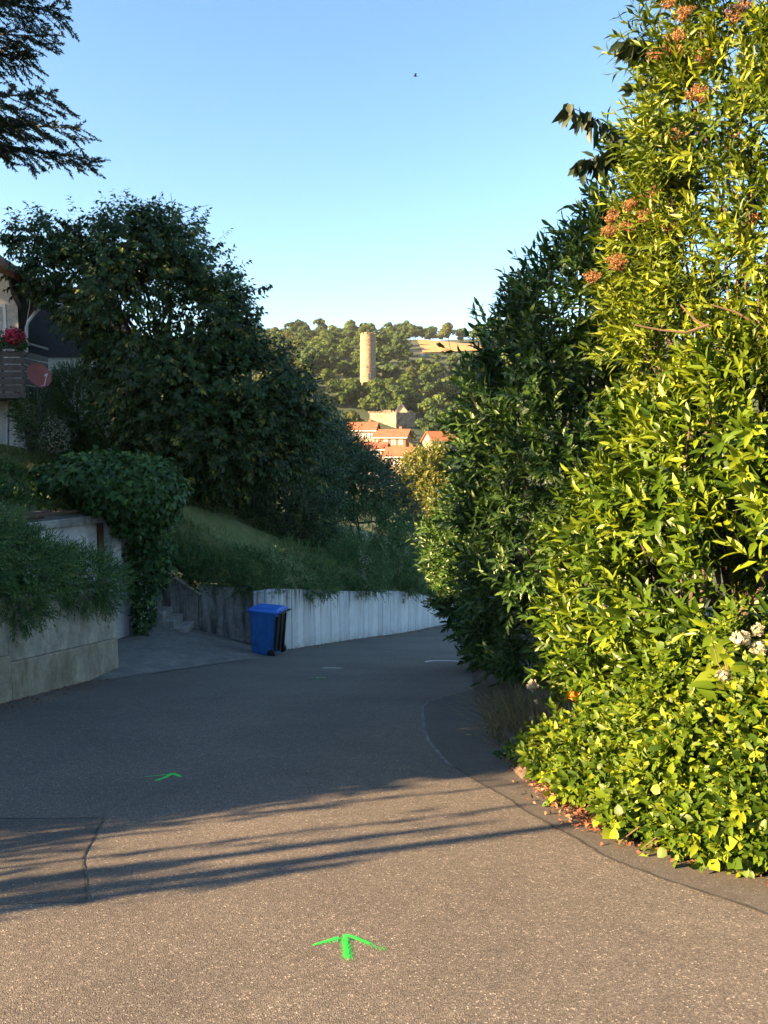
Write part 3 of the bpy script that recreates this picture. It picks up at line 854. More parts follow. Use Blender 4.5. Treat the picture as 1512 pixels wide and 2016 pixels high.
for xa in (-.20, -.02, .16):
    for sy in (-1, 1):
        mb = MB(); q0, q1 = sy * .236, sy * .268
        mb.hexa([bp(xa - .012, q0 - .006, .14), bp(xa + .012, q0 - .006, .14), bp(xa + .012, q0 + .006, .14), bp(xa - .012, q0 + .006, .14)], [bp(xa * 1.15 - .012, q1 - .006, .80), bp(xa * 1.15 + .012, q1 - .006, .80), bp(xa * 1.15 + .012, q1 + .006, .80), bp(xa * 1.15 - .012, q1 + .006, .80)])
        mb.build('rib', M['bin_blue'], e, bevel=.003)
mb = MB(); mb.tube([bp(.33, -.20, 1.03), bp(.39, -.18, 1.045), bp(.39, .18, 1.045), bp(.33, .20, 1.03)], .013, 6); mb.build('lid_grip', M['bin_lid'], e)
mb = MB(); mb.tube([bp(.22, -.27, .1), bp(.22, .27, .1)], .014, 8); mb.build('axle', M['metal_dark'], e)
for sy in (-1, 1):
    mb = MB()
    prof = [(.0, .0), (.055, 0), (.10, .004), (.10, .046), (.055, .05), (0, .05)]
    c0 = Vector((.22, sy * .245, .1))
    NN = 20; V = []; Fc = []
    for k in range(NN):
        a = 2 * math.pi * k / NN
        for r_, w in prof[1:5]: V.append(bp(c0.x + r_ * math.cos(a), c0.y + sy * w, c0.z + r_ * math.sin(a)))
    for k in range(NN):
        for j in range(3): Fc.append((k * 4 + j, ((k + 1) % NN) * 4 + j, ((k + 1) % NN) * 4 + j + 1, k * 4 + j + 1))
    Fc.append(tuple(k * 4 for k in range(NN))); Fc.append(tuple(k * 4 + 3 for k in range(NN)))
    mb.add(V, Fc); mb.build('wheel', M['rubber'], e)

# ================================================================== HOUSES ON THE LEFT
HX, HY, HZ = -10.67, 22.0, 1.2
e = empty('white_house', (HX - 4, HY + 4, HZ), 'white rendered house with tiled roof at the left edge, dark slatted balcony', 'house')
mb = MB()
def roof_z(x): return 6.06 + (-9.75 - x) * 0.69
mb.prism([(HX, HY, HZ - .5), (HX, HY, roof_z(HX) - .22), (-17, HY, roof_z(-17) - .22), (-20, HY, roof_z(-17) - 2.3), (-20, HY, HZ - .5)], (-4.7, 9, 0))
mb.build('wall', M['render_white'], e)
mb = MB()
for y_, dv in ((18.6, (0, 2.9, 0)), (21.503, (-5.6, 10, 0))):
    mb.prism([(-9.7, y_, roof_z(-9.7)), (-17, y_, roof_z(-17)), (-17, y_, roof_z(-17) - .16), (-9.7, y_, roof_z(-9.7) - .16)], dv)
for k in range(26):
    xx = -9.74 - k * 0.28
    for y_, dv in ((18.57, (0, 2.95, 0)), (21.53, (-5.6, 10, 0))):
        mb.prism([(xx, y_, roof_z(xx) + .004), (xx - .3, y_, roof_z(xx - .3) + .05), (xx - .3, y_, roof_z(xx - .3) + .004)], dv)
rf = mb.build('roof', M['tile'], e)
mb = MB(); mb.prism([(-9.72, 20.72, roof_z(-9.72) - .17), (-10.25, 20.72, roof_z(-10.25) - .17), (-10.2, 20.72, 5.9), (-9.95, 20.72, 5.35), (-9.72, 20.72, 5.35)], (-5.55, 10.9, 0))
mb.build('eave_board', M['wood_eave'], e)
mb = MB(); mb.prism([(-10.41, 20.75, roof_z(-10.41) - .17), (-16.9, 20.75, roof_z(-16.9) - .17), (-16.9, 20.75, roof_z(-16.9) - .40), (-10.41, 20.75, roof_z(-10.41) - .40)], (0, 1.2, 0))
mb.build('soffit', M['render_white'], e)
mb = MB()
pts = [at(u, v, 21.6) for u, v in ((78, 606), (70, 614), (55, 634), (52, 645), (52, 765), (50, 774), (42, 779), (22, 786), (17, 792), (15, 800), (15, 900))]
mb.tube(pts, 0.045, 10); mb.build('downpipe', M['metal_white'], e, smooth=True)
mb = MB(); mb.tube([(-9.66, 20.7, 5.86), (-15.2, 31.6, 5.86)], 0.07, 10); mb.build('gutter', M['metal_white'], e, smooth=True)
# window with curtain behind the balcony
mb = MB(); mb.box((-11.5, 21.985, 4.6), (1.0, 0.06, 2.0)); w = mb.build('window', M['white_paint'], e)
mb = MB(); mb.box((-11.5, 21.95, 4.6), (0.8, 0.03, 1.8)); mb.build('pane', M['curtain'], w)
# balcony
bl = MB(); bl.box((-14.6, 21.22, 2.86), (9.6, 1.52, 0.14)); bo = bl.build('balcony', M['wood_balcony'], e)
sb = MB()
for k in range(6):
    z = 3.06 + k * 0.185
    sb.box((-14.6, 20.46, z), (9.58, 0.03, 0.15))
    sb.box((-9.83, 21.2, z), (0.03, 1.46, 0.15))
sb.build('slats', M['wood_balcony'], bo, bevel=.004)
pb = MB()
for x in (-19.3, -15.5, -12.6, -10.45, -9.88): pb.box((x, 20.51, 3.6), (0.06, 0.06, 1.36))
pb.box((-14.6, 20.5, 4.30), (9.66, 0.09, 0.05)); pb.box((-9.84, 21.25, 4.30), (0.09, 1.4, 0.05))
pb.build('handrail', M['metal_dark'], bo)

# flower box on the balcony rail
fe = empty('flower_box', (-10.25, 20.36, 4.2), 'balcony flower box overflowing with red and white blooms on the house', 'flower box')
mb = MB(); mb.box((-10.3, 20.36, 4.20), (1.1, 0.18, 0.16)); mb.build('box', M['wood_dark'], fe, bevel=.01)
for nm, c, r, mt, cnt in (('red_blooms', (-9.98, 20.3, 4.42), (.30, .2, .24), 'petal_red', 420), ('white_blooms', (-10.6, 20.3, 4.45), (.26, .18, .16), 'petal_white', 260)):
    f = Fol(); D = rdirs(cnt); P = np.array(c) + D * np.array(r) * rng.uniform(.5, 1.05, (cnt, 1))
    f.leaves(P, rdirs(cnt), D, .07, .035, LEAF5); o = f.build(nm, M[mt], fe)
f = Fol(); n = 700; P = np.stack([rng.uniform(-10.9, -9.65, n), rng.uniform(20.2, 20.5, n), rng.normal(4.28, .11, n)], 1)
f.leaves(P, rdirs(n), np.tile([0, -.6, .8], (n, 1)) + rng.normal(size=(n, 3)) * .4, .08, .035, LEAF5); f.build('leaves', M['leaf_ivy'], fe)

# dark clad outbuilding behind
e = empty('clad_building', (-14, 31, 1.3), 'building behind with dark upright cladding, white verge board and red tiles', 'building')
mb = MB(); mb.prism([(-17, 28, 4.75), (-10.9, 28, 4.75), (-10.9, 28, 5.95), (-17, 28, 9.3)], (0, 7, 0)); mb.build('cladding', M['wood_dark'], e)
mb = MB(); mb.prism([(-17, 28.1, 0.8), (-10.95, 28.1, 0.8), (-10.95, 28.1, 4.745), (-17, 28.1, 4.745)], (0, 6.8, 0)); mb.build('wall', M['stucco_cream'], e)
mb = MB(); mb.beam((-10.45, 27.8, 5.86), (-17, 27.8, 9.46), 0.06, 0.34); mb.build('verge_board', M['white_paint'], e)
mb = MB(); mb.beam((-10.35, 31.4, 5.98), (-17, 31.4, 9.66), 7.4, 0.10); mb.build('roof', M['tile_far'], e)

# satellite dish
e = empty('satellite_dish', at(88, 790, 20.2), 'reddish satellite dish on a mast beside the white house', 'satellite dish')
c = at(75, 740, 20.2); ax = Vector((0.80, -0.58, 0.32)).normalized(); a1 = ax.cross(Vector((0, 0, 1))).normalized(); a2 = a1.cross(ax)
mb = MB(); rows = []
for r_ in np.linspace(0.001, .34, 7): rows.append([c + (a1 * math.cos(t) + a2 * math.sin(t)) * r_ + ax * (r_ * r_ * .55) for t in np.linspace(0, 2 * math.pi, 29)])
mb.sheet(rows)
rows2 = [[p - ax * 0.012 for p in r] for r in reversed(rows)]; mb.sheet(rows2); mb.sheet([rows[-1], rows2[0]])
mb.build('dish', M['dish_red'], e, smooth=True)
mb = MB(); tip = c + ax * .42 - a2 * .12; mb.tube([c - a2 * .3 + ax * .03, c - a2 * .34 + ax * .2, tip], .012, 6); mb.tube([tip, tip - ax * .08], .03, 8); mb.build('feed_arm', M['metal_white'], e)
mb = MB(); q = c - ax * .06; mb.tube([(q.x, q.y, 1.2), (q.x, q.y, c.z + .05)], .025, 8); mb.tube([q, c], .03, 6); mb.build('mast', M['metal_dark'], e)

# ================================================================== FAR SIDE OF THE VALLEY
# castle tower
ty = 350.0
tc = at(724.5, 700, ty); tr = 15.2 / F * ty
zt = at(724, 657, ty).z; zb = at(724, 775, ty).z
e = empty('castle_tower', (tc.x, tc.y, zb), 'tall round stone castle tower rising from the wooded hillside', 'tower')
mb = MB(); NS = 48
def ring(r, z): return [(tc.x + r * math.cos(2 * math.pi * k / NS), tc.y + r * math.sin(2 * math.pi * k / NS), z) for k in range(NS)]
zs_ = [zb, zb + 6, (zb + zt) / 2, zt - 2.2, zt - 1.2]
V = []; 
for i, z in enumerate(zs_): V += ring(tr * (1.03 - 0.05 * i / 4), z)
Fc = [(i * NS + k, i * NS + (k + 1) % NS, (i + 1) * NS + (k + 1) % NS, (i + 1) * NS + k) for i in range(len(zs_) - 1) for k in range(NS)]
Fc.append(tuple(range((len(zs_) - 1) * NS, len(zs_) * NS)))
mb.add(V, Fc); mb.build('shaft', M['stone_tower'], e, smooth=False)
mb = MB()
for k in range(NS):
    h = 1.2 if (k % 4) != 3 else 0.25
    h += random.uniform(-.25, .25)
    a, b = 2 * math.pi * k / NS, 2 * math.pi * (k + 1) / NS
    r1, r0 = tr * .995, tr * .82
    pa = [(tc.x + r * math.cos(t), tc.y + r * math.sin(t)) for r, t in ((r0, a), (r1, a), (r1, b), (r0, b))]
    mb.hexa([(x, y, zt - 1.197) for x, y in pa], [(x, y, zt - 1.2 + h) for x, y in pa])
mb.build('battlement', M['stone_tower'], e)
mb = MB()
mb.box((tc.x + .9, tc.y - tr * .985, at(735, 742, ty).z), (1.2, .5, 2.6)); mb.build('doorway', M['glass'], e)
for (du, dz) in ((-.5, 12), (1.4, 15.5)):
    mb = MB(); mb.box((tc.x + du, tc.y - math.sqrt(tr * tr * .98 - du * du), zb + dz), (.35, .4, 1.0)); mb.build('slit_window', M['glass'], e)

# castle outworks below the tower
def ruin(name, label, cat, u0, u1, um, vt, vb, y, depth):
    """a block with a lit left face and a shaded right face meeting at um"""
    a, b, m = at(u0, vt, y + depth), at(u1, vt, y + depth * .7), at(um, vt + 1, y)
    zb_ = at(u0, vb, y).z
    e = empty(name, (m.x, m.y, zb_), label, cat)
    mb = MB(); back = Vector(((a.x + b.x) / 2, y + depth * 2.2, a.z))
    poly = [(a.x, a.y), (m.x, m.y), (b.x, b.y), (back.x, back.y)]
    mb.hexa([(x, y_, zb_ - 6) for x, y_ in poly], [(x, y_, a.z - random.uniform(0, .4)) for x, y_ in poly])
    mb.build('wall', M['stone_ruin'], e)
    mb = MB()
    for k in range(9):
        t = k / 8; p = Vector((a.x, a.y)).lerp(Vector((m.x, m.y)), t)
        mb.box((p.x, p.y + .4, a.z + .1), (random.uniform(.9, 1.8), 1.0, random.uniform(.5, 1.5)))
    mb.build('broken_top', M['stone_ruin'], e)
    return e
ruin('ruined_bastion', 'broad broken stone bastion below the round tower', 'ruin', 728, 818, 780, 812, 850, 300, 9)
e = empty('gabled_house', at(790, 812, 306), 'small grey gabled house just above the stone bastion', 'house')
p = at(790, 808, 308)
mb = MB(); mb.prism([(p.x - 2.4, 308, p.z - 3), (p.x + 2.4, 308, p.z - 3), (p.x + 2.4, 308, p.z - .5), (p.x, 308, p.z + 2.6), (p.x - 2.4, 308, p.z - .5)], (0, 7, 0)); mb.build('wall', M['plaster_far'], e)
mb = MB(); mb.beam((p.x, 311.4, p.z + 2.9), (p.x + 3, 311.4, p.z - .9), 8, .3); mb.beam((p.x, 311.4, p.z + 2.9), (p.x - 3, 311.4, p.z - .9), 8, .3); mb.build('roof', M['slate'], e)

def far_house(name, label, u0, u1, v_eave, v_base, v_ridge, y, dep, rz, wallm, roofm, nwin, floors, gable_side=1):
    a, b = at(u0, v_eave, y), at(u1, v_eave, y)
    w = b.x - a.x; ze = a.z; zb_ = at(u0, v_base, y).z; zr = at(u0, v_ridge, y).z
    c = Vector(((a.x + b.x) / 2, y + dep / 2, zb_))
    Rz = Matrix.Rotation(rz, 3, 'Z')
    T = lambda x, y_, z: Rz @ Vector((x, y_, 0)) + Vector((c.x, c.y, z))
    e = empty(name, (c.x, c.y, zb_), label, 'house')
    mb = MB()
    mb.prism([T(-w / 2, -dep / 2, zb_ - 5), T(-w / 2, dep / 2, zb_ - 5), T(-w / 2, dep / 2, ze), T(-w / 2, 0, zr - .15), T(-w / 2, -dep / 2, ze)], T(w / 2, 0, 0) - T(-w / 2, 0, 0))
    mb.build('wall', M[wallm], e)
    mb = MB(); ov = .7
    k = (zr - ze) / (dep / 2)
    for s_ in (-1, 1):
        q = [T(-w / 2 - ov, 0, zr), T(w / 2 + ov, 0, zr), T(w / 2 + ov, s_ * (dep / 2 + ov), ze - k * ov), T(-w / 2 - ov, s_ * (dep / 2 + ov), ze - k * ov)]
        mb.prism(q, (0, 0, .28))
    mb.build('roof', M[roofm], e)
    mb = MB(); mb.beam(T(-w / 2 - ov, -dep / 2 - ov, ze - k * ov + .05), T(w / 2 + ov, -dep / 2 - ov, ze - k * ov + .05), .25, .3); mb.build('gutter', M['white_far'], e)
    mb = MB(); mb.box(T(w * .22, 1.2, zr + .3), (.8, .8, 1.6), rz); mb.build('chimney', M['brick_far'], e)
    hh = (ze - zb_) / floors
    for fl in range(floors):
        for i in range(nwin):
            x = -w / 2 + w * (i + .6) / (nwin + .2)
            z = zb_ + hh * (fl + .55)
            mb = MB(); mb.box(T(x, -dep / 2 - .03, z), (min(1.3, w / nwin * .62), .12, min(1.6, hh * .6)), rz); wdw = mb.build('window', M['white_far'], e)
            mb = MB(); mb.box(T(x, -dep / 2 - .1, z - .05), (.28, .03, hh * .42), rz); mb.build('pane', M['glass'], wdw)
    return e
far_house('brick_house', 'orange house with a row of white windows and red roof in the valley', 742, 806, 860, 884, 846, 230, 9, R(-14), 'brick_far', 'tile_far', 4, 1)
far_house('cream_house', 'cream house at the left of the valley roofs, below the bastion', 688, 742, 846, 872, 832, 236, 8, R(-10), 'plaster_far', 'tile_far', 4, 1)
far_house('low_house', 'lower cream house with a wide red roof under the orange house', 764, 826, 898, 925, 882, 205, 8, R(-18), 'plaster_far', 'tile_far', 4, 1)
far_house('terrace_house', 'cream house with a low orange roof at the lower left of the valley roofs', 700, 762, 884, 906, 872, 214, 8, R(-12), 'plaster_far', 'tile_far', 4, 1)
far_house('slate_house', 'shaded house with a mauve roof beside the hedge, right of the valley roofs', 842, 892, 868, 890, 850, 250, 9, R(20), 'plaster_far', 'brick_far', 3, 1)
far_house('hill_house', 'tiny white gabled house high on the hillside beneath the golden field', 826, 841, 704, 716, 696, 500, 6, R(70), 'white_far', 'slate', 1, 1)

# golden field
mb = MB(); rows = []
fx0, fx1, fy0, fy1 = at(822, 685, 600).x, at(938, 685, 600).x, 520, 632
for y in np.linspace(fy0, fy1, 9):
    rows.append([(x, y, ground_h(x, y) + 0.7) for x in np.linspace(fx0, fx1, 14)])
mb.sheet(rows); tag(mb.build('stubble_field', M['field'], smooth=True), kind='structure')

# wood on the far hillside
def far_tree_mesh(seed, h, r, dense):
    g = np.random.default_rng(seed)
    f = Fol(); nl = 19
    cs = np.stack([g.normal(0, r * .42, nl), g.normal(0, r * .42, nl), g.uniform(h * .32, h * .88, nl)], 1)
    cs[:, :2] *= (1.15 - .6 * ((cs[:, 2] / h - .32) / .56))[:, None]
    for c in cs:
        rad = r * g.uniform(.24, .56); n = dense
        D = nrm(g.normal(size=(n, 3))); D[:, 2] = np.abs(D[:, 2]) * .9 - .25 * (D[:, 2] < 0); D = nrm(D)
        P = c + D * rad * g.uniform(.75, 1.05, (n, 1)) * [1, 1, .85]
        f.leaves(P, nrm(g.normal(size=(n, 3))), D + g.normal(size=(n, 3)) * .45, g.uniform(.35, .95, n), g.uniform(.25, .6, n), CLUMP, g.uniform(.1, .9) * .6 + g.random(n) * .4)
    return f
far_src = []
for sdd, h, r, mt in ((1, 11, 4.4, 'leaf_far'), (2, 13, 4.8, 'leaf_far'), (3, 10, 5.2, 'leaf_far_dark'), (4, 14, 4.2, 'leaf_far_dark'), (5, 9, 4.0, 'leaf_far'), (26, 13, 3.8, 'leaf_far_dark'), (7, 11, 5.6, 'leaf_far_gold'), (8, 12, 5.0, 'leaf_far')):
    f = far_tree_mesh(sdd, h, r, 95)
    z0 = np.array([0, 0, 0.0])
    f.stems(np.array([[0, 0, -3.0]]), np.array([[0, 0, h * .7]]), .35, .12, 0.0)
    o = f.build('hillside_tree', M[mt], smooth=False)
    far_src.append((o, h, r))
    o['_used'] = 0
count = 0
def far_place(x, y, k, sc, label, group, zoff=-1.0):
    global count
    src, h, r = far_src[k]
    if not src['_used']:
        o = src; o['_used'] = 1
    else:
        o = src.copy(); col.objects.link(o)
    o.location = (x, y, ground_h(x, y) + zoff)
    o.rotation_euler = (0, 0, random.uniform(0, 6.28))
    o.scale = (sc * random.uniform(.9, 1.1), sc * random.uniform(.9, 1.1), sc * random.uniform(.85, 1.15))
    tag(o, label, 'tree', group); count += 1
    return o
LABF = 'leafy round crowned tree, one of the dense wood on the far hillside'
def visible_clear(x, y, top):
    """keep the tower, field, houses and bastion in sight: (u, v) of a tree top"""
    d = Vector((x, y, top)) - Vector((0, 0, 1.6)); k = d.dot(_fw)
    return 756 + F * d.x / k, 1008 - F * d.dot(_up) / k
keep_out = [(700, 748, 560, 742, 345), (812, 945, 560, 690, 565), (820, 846, 560, 708, 515), (722, 826, 560, 842, 296), (684, 842, 560, 900, 200), (836, 900, 560, 880, 245)]
yrow = 262.0
while yrow < 745:
    step = 8.2 + (yrow - 262) * 0.014
    x0, x1 = at(455, 700, yrow).x, at(1010, 700, yrow).x
    x = x0 + random.uniform(0, step)
    while x < x1 and count < 250:
        k = random.choice((0, 1, 2, 3, 4, 5, 6, 7, 3)); sc = random.uniform(.62, 1.22) * (1.0 + (yrow - 262) * .0007)
        yy = yrow + random.uniform(-9, 9)
        top = ground_h(x, yy) - 1 + far_src[k][1] * sc
        u, v = visible_clear(x, yy, top)
        ru = far_src[k][2] * sc * F / yy
        bad = False
        for q in (1, .72, .5, .34):
            u, v = visible_clear(x, yy, ground_h(x, yy) - 1 + far_src[k][1] * sc * q); bad = False
            for (ua, ub, va, vb, yb) in keep_out:
                if yy < yb + 8 and u + ru * q > ua and u - ru * q < ub and v < vb: bad = True
            if not bad: break
        sc *= q
        if 282 < yy < 318 and -45 < x < 18: bad = True
        if fx0 - 6 < x < fx1 + 6 and fy0 - 6 < yy < fy1 + 6: bad = True
        if not bad: far_place(x, yy, k, sc, LABF, 'trees of the far hillside wood')
        x += step * random.uniform(.75, 1.2)
    yrow += 19 + (yrow - 262) * 0.035
for (yy, u0, u1, du, vt) in ((506, 806, 965, 12, 696), (485, 796, 965, 13, 706), (455, 795, 970, 15, 728), (425, 800, 960, 16, 744), (398, 790, 960, 18, 760), (372, 800, 960, 19, 776), (350, 830, 960, 21, 792), (330, 830, 950, 22, 812), (312, 835, 950, 24, 830), (336, 655, 716, 15, 750), (324, 640, 800, 15, 776), (290, 655, 722, 12, 834)):
    u = u0
    while u < u1:
        y = yy + random.uniform(-8, 8); v = vt + random.uniform(-4, 4); k = random.choice((0, 1, 2, 3, 4, 6, 7)); p = at(u, v, y)
        if 815 < u < 850 and yy in (506, 485): v = max(v, 717)
        if True:
            sc = min(1.25, max(.45, (p.z - ground_h(p.x, y) + 1) / far_src[k][1]))
            o = far_place(p.x, y, k, sc, LABF, 'trees of the far hillside wood')
            o.location.z = min(o.location.z, p.z - far_src[k][1] * sc)
        u += du * random.uniform(.8, 1.3)
# crown by the tower foot, hilltop grove
o = far_place(at(742, 760, 335).x, 335, 1, .95, 'olive round tree standing just below the foot of the round tower', None, -2)
tz = at(742, 745, 335).z; o.location.z = tz - 13
for i, (u, v, y) in enumerate(((782, 640, 690), (800, 634, 700), (818, 638, 690), (836, 642, 700), (768, 648, 680), (852, 650, 690), (868, 658, 700), (808, 645, 675), (845, 654, 676))):
    k = (2, 7, 2, 0, 2, 7, 2, 0, 7)[i]; p = at(u, v, y); sc = (p.z - ground_h(p.x, y) + 1) / far_src[k][1]
    far_place(p.x, y, k, sc * .95, 'taller dark tree in the grove on the skyline right of the tower', 'skyline grove')

# ================================================================== LEFT: TREES AND SHRUBS
# spruce whose boughs reach in from the top left
sx, sy = -5.9, 7.5
e = empty('spruce_tree', (sx, sy, -0.3), 'dark spruce whose ragged needle boughs hang in at the top left', 'tree')
mb = MB(); mb.tube([(sx, sy, -1), (sx, sy, 4), (sx + .05, sy, 9), (sx, sy, 15)], [.24, .2, .12, .02], 10); mb.build('trunk', M['bark'], e)
f = Fol(); fb = MB()
def bough(p0, az, L, drop, nt_):
    d = np.array([math.cos(az), math.sin(az), 0]); sd_ = np.array([-d[1], d[0], 0])
    ts_ = np.linspace(.18, 1, nt_)
    cur = lambda t: np.array(p0) + d * L * t + np.array([0, 0, -drop * t + .55 * drop * t ** 2.2])
    fb.tube([cur(t) for t in np.linspace(0, 1, 7)], [.035 * (1 - .85 * t) for t in np.linspace(0, 1, 7)], 5)
    P0, P1 = [], []
    for t in ts_:
        for s_ in (-1, 1):
            l = (.16 + .52 * L * .45 * (1 - t) ** .7) * random.uniform(.7, 1.15)
            a = cur(t); dd = d * random.uniform(.5, .9) + sd_ * s_ * random.uniform(.5, 1) + np.array([0, 0, random.uniform(-.55, -.05)])
            dd /= np.linalg.norm(dd)
            P0.append(a); P1.append(a + dd * l)
            for q in np.linspace(.3, .95, max(2, int(l / .09))):
                b = a + dd * l * q; d2 = dd * .7 + d * random.uniform(0, .5) + sd_ * random.uniform(-.8, .8) + np.array([0, 0, random.uniform(-.5, .35)])
                d2 /= np.linalg.norm(d2)
                P0.append(b); P1.append(b + d2 * random.uniform(.07, .15))
    P0, P1 = np.array(P0), np.array(P1)
    f.stems(P0, P1, .006, .003, .1)
    # needles all along the twigs
    ln = np.linalg.norm(P1 - P0, axis=1); reps = np.maximum(8, (ln / .0060).astype(int))
    idx = np.repeat(np.arange(len(P0)), reps); t = rng.random(len(idx))
    dr = nrm(P1 - P0)[idx]; Pn = P0[idx] + (P1 - P0)[idx] * t[:, None]
    A = dr * .75 + rdirs(len(idx)) * .8
    tip_ = P1 - P0; f.shoots(P1 - nrm(tip_) * .05, tip_ + rng.normal(size=tip_.shape) * .02, 16, .11, .05, .0085, LEAF4, .8, .12)
    f.leaves(Pn, A, rdirs(len(idx)), rng.uniform(.022, .040, len(idx)), .0048, LEAF4, rng.random(len(idx)))
for z, L in ((4.95, 3.05), (5.1, 2.3), (5.85, 2.95), (6.5, 2.85), (6.75, 2.5)):
    for az in (-24, -8, 6, 20): bough((sx, sy, z + random.uniform(-.12, .12)), R(az + random.uniform(-5, 5)), L * random.uniform(.74, .93), random.uniform(.35, .6), 24)
f.build('needles', M['leaf_spruce'], e); fb.build('boughs', M['bark'], e)
f2 = Fol(); n = 6500
zz = rng.uniform(3.3, 15, n); rad = (15.2 - zz) / 11 * 2.9 * rng.uniform(.25, 1, n); aa = rng.uniform(0, 6.283, n)
P = np.stack([sx + rad * np.cos(aa), sy + rad * np.sin(aa), zz], 1)
keep = (P[:, 0] < -.58 * P[:, 1]) | (zz > 6.9)
P = P[keep]
D = np.stack([np.cos(aa), np.sin(aa), np.full(n, -.35)], 1)[keep]
f2.shoots(P, D, 12, .45, .16, .02, LEAF4, .7, .15); f2.build('crown', M['leaf_spruce'], e)

# cherry tree
CY = 20.8
root = at(335, 935, CY)
e = empty('cherry_tree', root, 'large dark cherry tree with drooping leaves on the bank beside the house', 'tree')
cb = [pblob(290, 600, CY, 145, 125), pblob(155, 535, CY, 95, 45), pblob(75, 472, CY, 62, 24), pblob(255, 490, CY, 95, 55), pblob(375, 640, CY, 100, 95), pblob(432, 610, CY, 45, 40),
      pblob(370, 760, CY, 135, 125), pblob(480, 765, CY - .3, 105, 80), pblob(560, 815, CY - .5, 65, 60), pblob(430, 880, CY - .4, 150, 80), pblob(285, 690, CY, 70, 100), pblob(320, 500, CY, 50, 60), pblob(350, 850, CY, 90, 80)]
P, O = blob_points(cb, 62, (.40, 1.10), .30, .35, .6, 3, .6)
kk = clumpy(P, 3, 3.2, -.75); P, O = P[kk], O[kk]
D = O * .8 + rng.normal(size=O.shape) * .4 + np.array([0, 0, -.15])
f = Fol(); f.shoots(P, D, 10, .55, .18, .045, LEAF5, 1.1, .65, stem=.003)
# long arching sprays that break the outline
tw = MB()
for (u0, v0, u1, v1) in ((200, 500, 85, 415), (120, 490, 8, 462), (250, 460, 150, 440), (270, 470, 297, 402), (340, 470, 400, 450), (370, 520, 405, 500), (420, 620, 530, 560), (440, 560, 480, 540), (460, 620, 520, 650), (350, 440, 330, 410), (430, 580, 455, 540), (200, 470, 205, 440), (60, 480, 20, 470), (500, 640, 512, 600)):
    a, b = at(u0, v0, CY - .3), at(u1, v1, CY - .6); m_ = (a + b) / 2 + Vector((0, 0, .18))
    pts = [a * (1 - t) ** 2 + m_ * 2 * t * (1 - t) + b * t * t for t in np.linspace(0, 1, 9)]
    tw.tube(pts, [.014 * (1 - t) + .003 for t in np.linspace(0, 1, 9)], 5)
    n = int((b - a).length * 34); t = rng.random(n)
    Pn = np.array([a * (1 - k) ** 2 + m_ * 2 * k * (1 - k) + b * k * k for k in t]) + rng.normal(size=(n, 3)) * .03
    A = np.array([0, 0, -1.0]) + rng.normal(size=(n, 3)) * .4 + nrm(np.array(b - a)[None, :]) * .3
    f.leaves(Pn, A, rdirs(n), rng.uniform(.14, .24, n), rng.uniform(.036, .055, n), LEAF5)
f.build('leaves', M['leaf_cherry'], e)
for pts in (((338, 420), (339, 400), (336, 380)), ((352, 422), (380, 412), (412, 403)), ((339, 400), (346, 392))):
    tw.tube([at(u, v, CY) for u, v in pts], [.012, .009, .005][:len(pts)], 5)
fork = Vector(root) + Vector((.1, 0, 2.2))
tw.tube([root, Vector(root) + Vector((.05, 0, 1.1)), fork], [.26, .2, .17], 10)
branches(tw, fork, [Vector(P[i]) for i in rng.choice(len(P), 50, replace=False)], .045, .006, .1, 7, .2)
branches(tw, fork, [Vector(c[0]) for c in cb], .09, .02, .1, 6, .15)
tw.build('trunk', M['bark'], e)

JUN = dict(K=16, slen=.34, L=.085, W=.009, tpl=LEAF4, tilt=.75, droop=.05, br=.014)
# juniper trailing over the low wall (left)
simple_shrub('juniper', 'trailing juniper spilling over the low concrete wall at the left edge', 'shrub',
             [pblob(-90, 1110, 9.4, 120, 110, 1.1), pblob(30, 1130, 10.2, 100, 85, 1.0), pblob(150, 1138, 11.7, 85, 60, .9), pblob(205, 1158, 12.3, 36, 52, .5), pblob(20, 1200, 9.9, 80, 50, .35), pblob(-70, 1070, 10.6, 110, 50, 1.2), pblob(85, 1120, 11.3, 60, 40, .7)],
             M['leaf_juniper'], (-5.6, 11, -1.0), 150, up=-.12, jit=.4, seed=4, amp=.2, **JUN)
# hanging fringe tips
# ivy over the garage roof
def ivy(name, label, P, O, n_rep, root, L=.11, mat='leaf_ivy', droop=.7):
    e = empty(name, root, label, 'plant')
    f = Fol(); P = np.repeat(P, n_rep, 0) + rng.normal(size=(len(P) * n_rep, 3)) * .05; O = np.repeat(O, n_rep, 0)
    n = len(P)
    A = np.array([0, 0, -droop]) + rng.normal(size=(n, 3)) * .45 + O * .25
    l = L * rng.uniform(.6, 1.25, n)
    f.leaves(P, A, O + np.array([0, 0, .4]) + rng.normal(size=(n, 3)) * .3, l, l * .5, IVY)
    f.build('leaves', M[mat], e)
    mb = MB(); ii = rng.choice(n, 24)
    branches(mb, root, [Vector(P[i]) for i in ii], .02, .006, .0, 6, .2); mb.build('stems', M['bark'], e)
    return e
ib = [pblob(255, 965, 15.2, 100, 60, 1.2), pblob(300, 985, 15.6, 45, 75, .6), pblob(200, 940, 15.8, 100, 45, 1.6), pblob(315, 950, 16.2, 36, 45, .6), pblob(258, 1020, 14.9, 38, 38, .35)]
P, O = blob_points(ib, 240, (.85, 1.06), .12, .25, .85, 8)
ivy('ivy', 'dense ivy tumbling over the corner of the garage roof', P, O, 2, gp(0.3, -1, .1))
ib = [pblob(295, 1100, 15.6, 42, 60, .3), pblob(285, 1165, 15.4, 24, 75, .22), pblob(280, 1225, 15.35, 14, 40, .15), pblob(312, 1070, 15.8, 20, 36, .3)]
P, O = blob_points(ib, 300, (.8, 1.08), .15, .25, .85, 9)
ivy('ivy', 'hanging column of ivy at the right end of the garage, beside the steps', P, O, 2, gp(.9, .05, -.2), L=.10)
